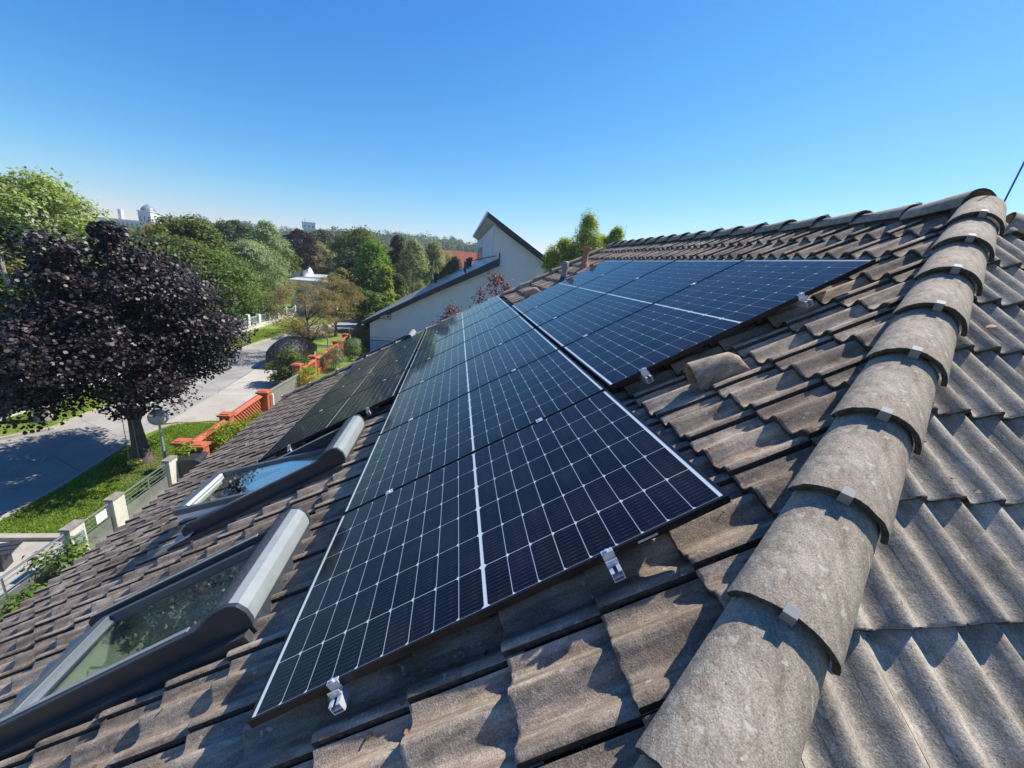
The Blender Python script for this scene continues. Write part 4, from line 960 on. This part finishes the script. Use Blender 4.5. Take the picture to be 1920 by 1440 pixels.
# clerestory between the two roofs
for y0, y1, m_ in ((ny + .3, ny + 5.6, 'farwhite'), (ny + 5.9, ny + 13, 'farwhite')):
    b = MB(); b.box(3.0, 3.04, y0, y1, zl(3.0) + .45, zu(3.05) - .42); b.build('cladding_panel', M[m_], e, origin=NO)
for y0 in (ny + 13.4, ny + 16.4, ny + 20):
    b = MB(); b.box(2.99, 3.04, y0, y0 + 2.6, zl(3.0) + .25, zl(3.0) + 1.5); w_ = b.build('window', M['anthra'], e, origin=NO)
    b = MB(); b.box(2.975, 2.988, y0 + .12, y0 + 2.48, zl(3.0) + .36, zl(3.0) + 1.4); b.build('pane', M['fardark'], w_, origin=NO)
b = MB(); zr_ = zl(3.0); 
for z in (zr_ + .05, zr_ + .42): b.tube([(1.2, ny + .2, z - .55), (1.2, ny + 9, z - .55)], .03, 5)
for y in np.arange(ny + .2, ny + 9.1, 1.7): b.tube([(1.2, y, zl(1.2)), (1.2, y, zr_ - .1)], .025, 5)
b.tube([(1.2, ny - .2, zr_ - .13), (3.3, ny - .2, zr_ + .47)], .03, 5); b.build('railing', M['anthra'], e, origin=NO)
for x, y in ((1.6, ny + 12), (1.9, ny + 14.5), (-1.6, ny + 13.5)):
    b = MB(); b.lathe([(.16, 0), (.16, .75), (.24, .78), (.24, .95), (.0, .98)], (x, y, zl(x)), 10); b.build('vent_pipe', M['navy'], e, origin=NO)
b = MB(); b.box(-4.78, -3.98, ny - .05, ny - .001, -2.98, -2.62); p_ = b.build('meter_box', M['black_metal'], e, origin=NO)
b = MB(); b.box(-4.74, -4.02, ny - .058, ny - .0505, -2.94, -2.66); b.build('meter_cover', M['soffit'], p_, origin=NO)
b = MB(); b.box(-4.26, -4.1, ny - .064, ny - .0585, -2.86, -2.74); b.build('meter_dial', M['black_metal'], p_, origin=NO)
for z0, z1, m_ in ((-5.5, -4.62, 'bluepaint'), (-4.60, -4.56, 'navy'), (-4.38, -4.33, 'bluepaint')):
    b = MB(); b.box(-5.47, -1.5, ny - .03 - (.004 if m_ == 'navy' else 0), ny - .001, z0, z1); b.build('skirting', M[m_], e, origin=NO)
# second house roof far behind the birches
def small_house(loc, w_, d_, h, rh, label, rz=0, wall='farwhite', roof='redtile'):
    e = empty('house', loc, rz, label, 'house')
    b = MB(); b.box(-w_ / 2, w_ / 2, -d_ / 2, d_ / 2, 0, h); b.build('wall', M[wall], e)
    b = MB(); b.prism([(-d_ / 2 - .4, h - .1), (0, h + rh), (d_ / 2 + .4, h - .1)], -w_ / 2 - .3, w_ / 2 + .3, lambda p, q, t: (t, p, q)); b.build('roof', M[roof], e)
    b = MB(); b.box(w_ * .2, w_ * .2 + .7, -.4, .3, h + rh * .5, h + rh + .9); b.build('chimney', M['farwhite'], e)
    for x in np.arange(-w_ / 2 + 1.2, w_ / 2 - .8, 2.4): b = MB(); b.box(x - .45, x + .45, -d_ / 2 - .03, -d_ / 2 - .001, h * .45, h * .8); b.build('window', M['fardark'], e)
    return e
small_house((4.2, 84, G), 12, 10, 5.3, 3.6, 'house with a large red tiled roof beside the clerestory', R(-8))
small_house((-41, 140, G), 9, 8, 5.6, 3.0, 'small red roofed house among trees under the water tower')
small_house((-100, 165, G + .3), 12, 9, 6.3, 3.4, 'house showing a bit of red roof below the white castle tower')
small_house((-27, 40, G), 5, 4, 2.4, 1.2, 'white garden building glimpsed behind the olive tree', R(20), 'farwhite', 'slate')
# white building with a dome
e = empty('domed_building', (-21, 74, G), 0, 'white flat roofed building with a pale round dome', 'building')
b = MB(); b.box(-7.2, 6.5, -2, 9, 0, 2.1); b.build('wall', M['farwhite'], e)
b = MB(); b.box(-7.6, 7, -2.4, 9.4, 2.1, 2.4); b.build('flat_roof', M['dome'], e)
b = MB(); b.lathe([(2.4 * math.cos(a), 2.2 * math.sin(a)) for a in [math.pi / 2 * i / 9 for i in range(10)]], (-5.0, .6, 2.4), 28); b.build('dome', M['dome'], e, smooth=True, angle=80)
for x in (-5.5, -2.5, .5, 3.5): b = MB(); b.box(x - .7, x + .7, -2.03, -2.001, .6, 1.8); b.build('window', M['fardark'], e)
e = empty('white_house', (-15.5, 50, G), R(5), 'white rendered garden house behind the thin brown trees', 'house')
b = MB(); b.box(-2.2, 2.4, -2, 2, 0, 3.3); b.build('wall', M['farwhite'], e); b = MB(); b.box(-2.4, 2.6, -2.2, 2.2, 3.3, 3.5); b.build('roof', M['dome'], e)
for x in (-1.1, 1.2): b = MB(); b.box(x - .45, x + .45, -2.03, -2.001, 1.1, 2.4); b.build('window', M['fardark'], e)
# castle-like building and tower on the skyline
e = empty('castle', (-160.5, 251, G + 1.2), R(-6), 'white castle-like building with a domed tower on the left skyline', 'building')
b = MB(); b.box(-22, 3, -6, 6, 0, 10.6); b.build('wall', M['farwhite'], e); b = MB(); b.box(-22.5, 3, -6.4, 6.4, 10.6, 11.2); b.build('roof', M['dome'], e)
b = MB(); b.box(.2, 6.4, -6.6, -.6, 0, 15.8); b.build('tower', M['farwhite'], e)
b = MB(); b.box(-.1, 6.7, -6.9, -.3, 15.8, 16.3); b.build('cornice', M['dome'], e)
b = MB(); b.lathe([(3.2, 0), (3.0, 1.0), (2.0, 2.1), (.8, 2.9), (.12, 3.4), (.1, 4.6), (0, 4.7)], (3.3, -3.6, 16.3), 16); b.build('dome', M['slate'], e, smooth=True, angle=60)
for x in (1.2, 3.3, 5.4): b = MB(); b.box(x - .35, x + .35, -6.64, -6.601, 11.5, 13.6); b.build('window', M['fardark'], e)
for x in np.arange(-20, -.5, 2.3): b = MB(); b.box(x - .5, x + .5, -6.04, -6.001, 7.6, 9.6); b.build('window', M['fardark'], e)
b = MB(); b.box(-13.6, -12.0, -2, -.4, 11.2, 15.6); b.build('chimney', M['soffit'], e); b = MB(); b.box(-13.8, -11.8, -2.2, -.2, 15.6, 16); b.build('chimney_cap', M['farwhite'], e)
e = empty('water_tower', (-122.6, 379.5, G + 6), R(15), 'pale square water tower rising over the wooded hill', 'tower')
b = MB(); b.box(-4.2, 4.2, -4.2, 4.2, 0, 15.5); b.build('shaft', M['soffit'], e); b = MB(); b.box(-5, 5, -5, 5, 15.5, 20.2); b.build('tank', M['farwhite'], e); b = MB(); b.box(-5.2, 5.2, -5.2, 5.2, 20.2, 20.8); b.build('parapet', M['farwhite'], e)
for x in (-3, 0, 3): b = MB(); b.box(x - .7, x + .7, -5.05, -5.001, 16.6, 18.4); b.build('window', M['fardark'], e)
b = MB(); b.tube([(-3, 0, 20.8), (-3, 0, 24)], .15, 5); b.build('mast', M['anthra'], e)

# ================================================================== TREES
# purple maple
def maple():
    e = empty('purple_maple', (-8.9, 12.0, G), 0, 'large purple maple spreading over the street in front of the house', 'tree')
    r = np.random.default_rng(41); P_, N_, C = [], [], []
    # envelope: broad, lower on the near side; clump centres in local coordinates (z from the ground)
    ctr = np.array([-.10, -.1, 4.30]); rad = np.array([2.55, 2.85, 2.5])
    while len(C) < 135:
        d = r.normal(0, 1, 3); d /= np.linalg.norm(d); q = ctr + d * rad * r.uniform(.50, 1.0) ** .6 * (.96 + .15 * math.sin(5 * d[0] + 2.2) + .14 * math.sin(6 * d[1] + 1) * math.cos(5 * d[2]))
        if q[2] > 4.5: q[:2] = ctr[:2] + np.array([.40, 0]) + (q[:2] - ctr[:2]) * .74
        if q[2] < 1.8 + .22 * math.hypot(q[0], q[1]) * (.2 if q[0] > 1 else 1): continue
        if min([np.linalg.norm(q - c) for c in C] + [9]) < .34: continue
        C.append(q)
    for q in C:
        m_ = int(600 * r.uniform(.6, 1.3)); d = r.normal(0, 1, (m_, 3)); d /= np.linalg.norm(d, axis=1, keepdims=True)
        cc = r.uniform(.34, .95) * (1 if r.random() < .85 else .6); p = q + d * cc * (.25 + .95 * r.beta(3.0, 1.4, (m_, 1))) * np.array([1, 1, .62])
        P_.append(p); N_.append(d * .45 + np.array([.25, -.1, .8]))
    v, f = leaves(np.concatenate(P_), np.concatenate(N_), .074, .60, .95, 'maple')
    link('crown', npmesh('crown', v, f), LC['maple'], e)
    trunk_mesh(0, 5.0, .19, [c for c in C if c[2] < 5.6], (-.35, .1), 22, 5, .08).build('trunk', M['bark'], e, smooth=True, angle=80)
    return e
maple()
e = empty('tree_swing', (-8.75, 11.45, G), R(70), 'yellow rope swing hanging under the purple maple', 'swing')
b = MB(); b.lathe([(0, .30), (.17, .30), (.18, .33), (.17, .36), (0, .36)], (0, 0, 0), 18); b.build('seat', M['yellow'], e, smooth=True)
for x in (-.13, .13): b = MB(); b.tube([(x, 0, .35), (x * .8, 0, 3.3)], .010, 5); b.build('rope', M['rope'], e)
tree('tree', (-14.2, 15.1, G), 7.2, 2.6, 2.3, 'round', 'dark', 'pale trunked tree on the left verge in deep shade', 46, 190, .6, .17, 51, 'palebark', .19, nb=8)
TR = [
('pale','tall pale yellow-green tree left of the purple maple, against the sky',-19.9,23.5,3.90,-3.0,3.0,'broad',.19),
('pale','yellow-green tree cut off by the left edge, beside the tall pale one',-21.6,20.6,3.0,-3.2,2.6,'broad',.19),
('olive','olive-brown leafy tree behind the left side of the purple maple',-17.4,18.4,0.35,-3.6,2.0,'round',.15),
('dark','dark green tree in shade over the boarded fence',-17.0,14.4,-.9,-4.4,1.9,'round',.16),
('dark','dark green tree above the white fence left of the maple trunk',-16.6,20.2,-.6,-4.6,2.2,'round',.17),
('mid','tall mid-green tree right of the castle tower',-21.2,37.2,3.1,-3.6,3.0,'round',.24),
('dark','rounded dark tree top just right of the castle tower',-28.4,52.0,3.0,-3.0,2.6,'round',.3),
('mid','broad mid-green tree directly behind the right side of the maple',-18.2,30.4,1.5,-4.7,2.7,'round',.2),
('fresh','dense fresh green tree over the red and green shrub',-17.2,33.0,.75,-4.95,3.0,'round',.19),
('willow','silvery green willow-like tree right of the dense green one',-17.4,39.0,1.9,-4.9,2.9,'oval',.2),
('willow','tall silvery tree with a pointed top, left of the dome',-18.6,45.6,3.9,-4.6,2.3,'oval',.22),
('far','small rounded grey-green tree top between two tall trees',-29.4,62.2,4.18,-2.0,2.6,'round',.3),
('purple','small dark purple tree on the skyline left of the water tower',-24.7,72.5,4.1,-2.0,2.5,'round',.32),
('olive','yellow-green tree behind the white dome',-25.6,84,2.9,-3.4,3.4,'round',.3),
('purple','dark purple tree behind the white building, right of the dome',-21.0,86,3.4,-3.6,3.3,'round',.28),
('mid','broad green tree behind the bright green weeping tree',-13.6,63.4,4.95,-3.4,3.9,'round',.32),
('bright','bright green weeping tree left of the birches',-8.7,48.1,2.92,-5.0,3.0,'weep',.24),
('conifer','bronze tinged conifer tip above the birches',-7.2,56.4,4.2,-4.0,2.0,'cone',.28),
('yconifer','yellow-green conifer at the foot of the bright green tree',-6.3,41.4,0.5,-5.0,1.3,'cone',.2),
('birch','silvery birch next to the bright green weeping tree',-4.5,48.7,3.55,-4.6,1.8,'oval',.2),
('birch','middle silvery birch of the three before the red roof',-2.5,52.9,3.5,-4.6,1.9,'oval',.21),
('birch','low silvery birch nearest the red tiled roof',-0.4,54.9,2.46,-4.6,1.9,'oval',.21),
('fresh','green tree left of the grey roof, over the garden gate',-7.0,38.2,-1.6,-5.3,1.8,'round',.17),
('olive','small round yellow-green tree behind the thin brown trees',-11.6,46.4,-0.2,-4.3,1.6,'round',.19),
('far','rounded grey-green tree top beside the water tower',-31.2,104.3,5.9,-1.0,3.6,'round',.5),
('sun','tall pointed yellow-green tree behind the roof vents',7.55,21.9,4.55,-.2,1.5,'point',.09),
('sun','shorter feathery yellow-green tree right of the tall pointed one',9.35,22.4,4.05,.3,1.25,'point',.09),
('sun','low bushy yellow-green tree filling the gap right of the tall pointed one',8.5,22.6,3.55,-.2,1.3,'round',.09),
('sun','low yellow-green tree left of the tall pointed one, behind the terracotta pipe',6.6,22.9,3.25,-.2,1.2,'round',.09),
('far','low hazy tree behind the neighbour roof',18.6,66.3,4.6,-2.0,3.2,'round',.35),
('dark','dark tree between the dome and the bright weeping tree',-12.2,55.0,.9,-4.4,2.0,'round',.26),
('dark','dark evergreen filling the gap under the broad green tree',-10.4,52.0,.4,-5.0,1.8,'cone',.24),
('mid','green tree at the right foot of the bright weeping tree',-6.6,45.0,.2,-5.0,1.7,'round',.2),
('mid','tree behind the silvery willow, under the skyline',-22.5,55.0,2.9,-4.0,3.0,'round',.28),
('fresh','low green tree left of the white garden house',-19.5,46.0,-.6,-5.2,2.2,'round',.2),
]
for i, (lf, lab, x, y, zt, zb, rad, kind, ls) in enumerate(TR):
    nm = {'birch': 'birch_tree', 'conifer': 'conifer_tree', 'yconifer': 'conifer_tree', 'willow': 'willow_tree'}.get(lf, 'tree')
    ng = 170 if lf == 'sun' else (70 if rad < 2 else 105); H = zt - G; t0 = zb - G
    k_ = 210 if ls < .25 else 150
    tree(nm, (x, y, G), H, max(.4, t0), rad, kind, lf, lab, K=ng, per=k_, cr=rad * (.22 if lf == 'sun' else (.26 if lf in ('birch', 'conifer', 'yconifer') else .25)), flat=1.25 if lf in ('sun', 'birch') else .8, ls=ls, seed=100 + i * 3, bark='palebark' if lf == 'birch' else 'bark', r0=.1 + rad * .03, droop=.5 if lf in ('willow', 'bright', 'birch') else 0, nb=6, core=.2, aspect=.42 if lf in ('willow', 'birch', 'sun') else .6)
# thin brown street trees with open crowns
for nm_, loc, H, top0, rad, lab, sd in (('a', (-8.84, 27.3, G), 5.0, 1.25, 2.5, 'nearer thin street tree with sparse brown foliage, beside the covered car', 71), ('b', (-9.2, 34.6, G), 5.1, 1.3, 2.4, 'farther thin street tree with sparse brown foliage, on the lawn island', 75)):
    tree('street_tree', loc, H, top0, rad, 'round', 'brown', lab, K=170, per=95, cr=.38, ls=.075, seed=sd, r0=.12, nb=26, core=.35, lean=(-.1, 0), group='thin brown street trees')
# red-leaved shrub tops between the houses
for k, (x, y, zt, rad, lab) in enumerate(((2.05, 13.9, 1.22, .85, 'red leaved small tree rising above the verge, left of the grey pipe'), (.55, 14.2, -.05, .7, 'lower red leaved shrub just over the verge tiles'))):
    tree('plum_tree', (x, y, G), zt - G, 4.4 if k == 0 else 3.6, rad, 'oval', 'red', lab, K=60, per=44, cr=.2, ls=.08, flat=1.2, seed=200 + k, r0=.06, nb=10, core=.1)

# ---- far wood on the hill: one mass
def wood(name, spots, label, leaf='far', lsz=1.15):
    P_, N_ = [], []; r = np.random.default_rng(77)
    for (x, y, z, rad, h) in spots:
        m_ = int(420 * r.uniform(.8, 1.2)); d = r.normal(0, 1, (m_, 3)); d /= np.linalg.norm(d, axis=1, keepdims=True); d[:, 2] = np.abs(d[:, 2]) * np.where(r.uniform(0, 1, m_) < .8, 1, -.6)
        lump = 1 + .16 * np.sin(d[:, 0] * 5 + x) + .14 * np.sin(d[:, 1] * 6 + y)
        P_.append(np.array([x, y, z + h * .45]) + d * np.array([rad, rad, h * .58]) * (r.uniform(.72, 1.02, (m_, 1))) * lump[:, None]); N_.append(d + np.array([0, 0, .3]))
    v, f = leaves(np.concatenate(P_), np.concatenate(N_), lsz, .45, .8)
    return tag(link(name, npmesh(name, v, f), LC[leaf]), label, 'wood', kind='stuff')
r = random.Random(12); sp = []
for k in range(330):
    x = r.uniform(-210, 120); y = r.uniform(230, 400)
    if abs(x + 122.6 * y / 379.5) < 9 and y < 379: continue
    if x < -90 and y < 300: continue
    sp.append((x, y, hz(x, y) - .5, r.uniform(4.5, 7.5), r.uniform(7, 12) * (1 if x < 20 else .7)))
wood('wood', sp, 'hazy green wood covering the hill along the skyline', 'far')
sp = []
for k in range(150):
    y = r.uniform(85, 215); x = r.uniform(-.95, .5) * y * .75 - 8
    if -26 < x + 8 < 14 and y < 90: continue
    if abs(x + 122.6 * y / 379.5) < 4: continue
    if abs(x - (-100)) < 8 and y < 165: continue
    sp.append((x, y, G, r.uniform(2.8, 4.8), r.uniform(5, 8.2)))
wood('tree_belt', sp, 'belt of mixed trees on the flat ground before the hill', 'mid', .75)
# lightning rod behind the apex
b = MB(); q = Vector((4.195, 1.493, 2.06)); b.tube([q, q + Vector((.20, .058, .82))], .0055, 6); o = b.build('lightning_rod', mat('blue_grey_rod', (.07, .11, .30), .5), origin=q); o.location = q; tag(o, 'thin blue-grey rod standing behind the roof apex at the right edge', 'rod')
b = MB(); q = Vector((3.93, 7.4, 2.3)); b.tube([(0, 0, 0), (0, 0, .20)], .004, 5); o = b.build('antenna', M['wire']); o.location = q; tag(o, 'short thin rod standing on the far ridge', 'rod')

# ---- thin air: far trees fade a little towards the sky
hz_ = MB(); hz_.box(-330, 330, -60, 620, G - 1.5, 42); o = hz_.build('haze', None)
hm_ = bpy.data.materials.new('haze'); hm_.use_nodes = True; hm_.node_tree.nodes.clear(); ho_ = N(hm_, 'ShaderNodeOutputMaterial'); pv_ = N(hm_, 'ShaderNodeVolumePrincipled')
pv_.inputs['Color'].default_value = (.80, .88, 1, 1); pv_.inputs['Density'].default_value = .00055; pv_.inputs['Anisotropy'].default_value = .3
L(hm_, pv_.outputs[0], ho_.inputs['Volume']); o.data.materials.append(hm_); tag(o, 'thin bluish summer haze over the whole neighbourhood', 'haze', kind='stuff')
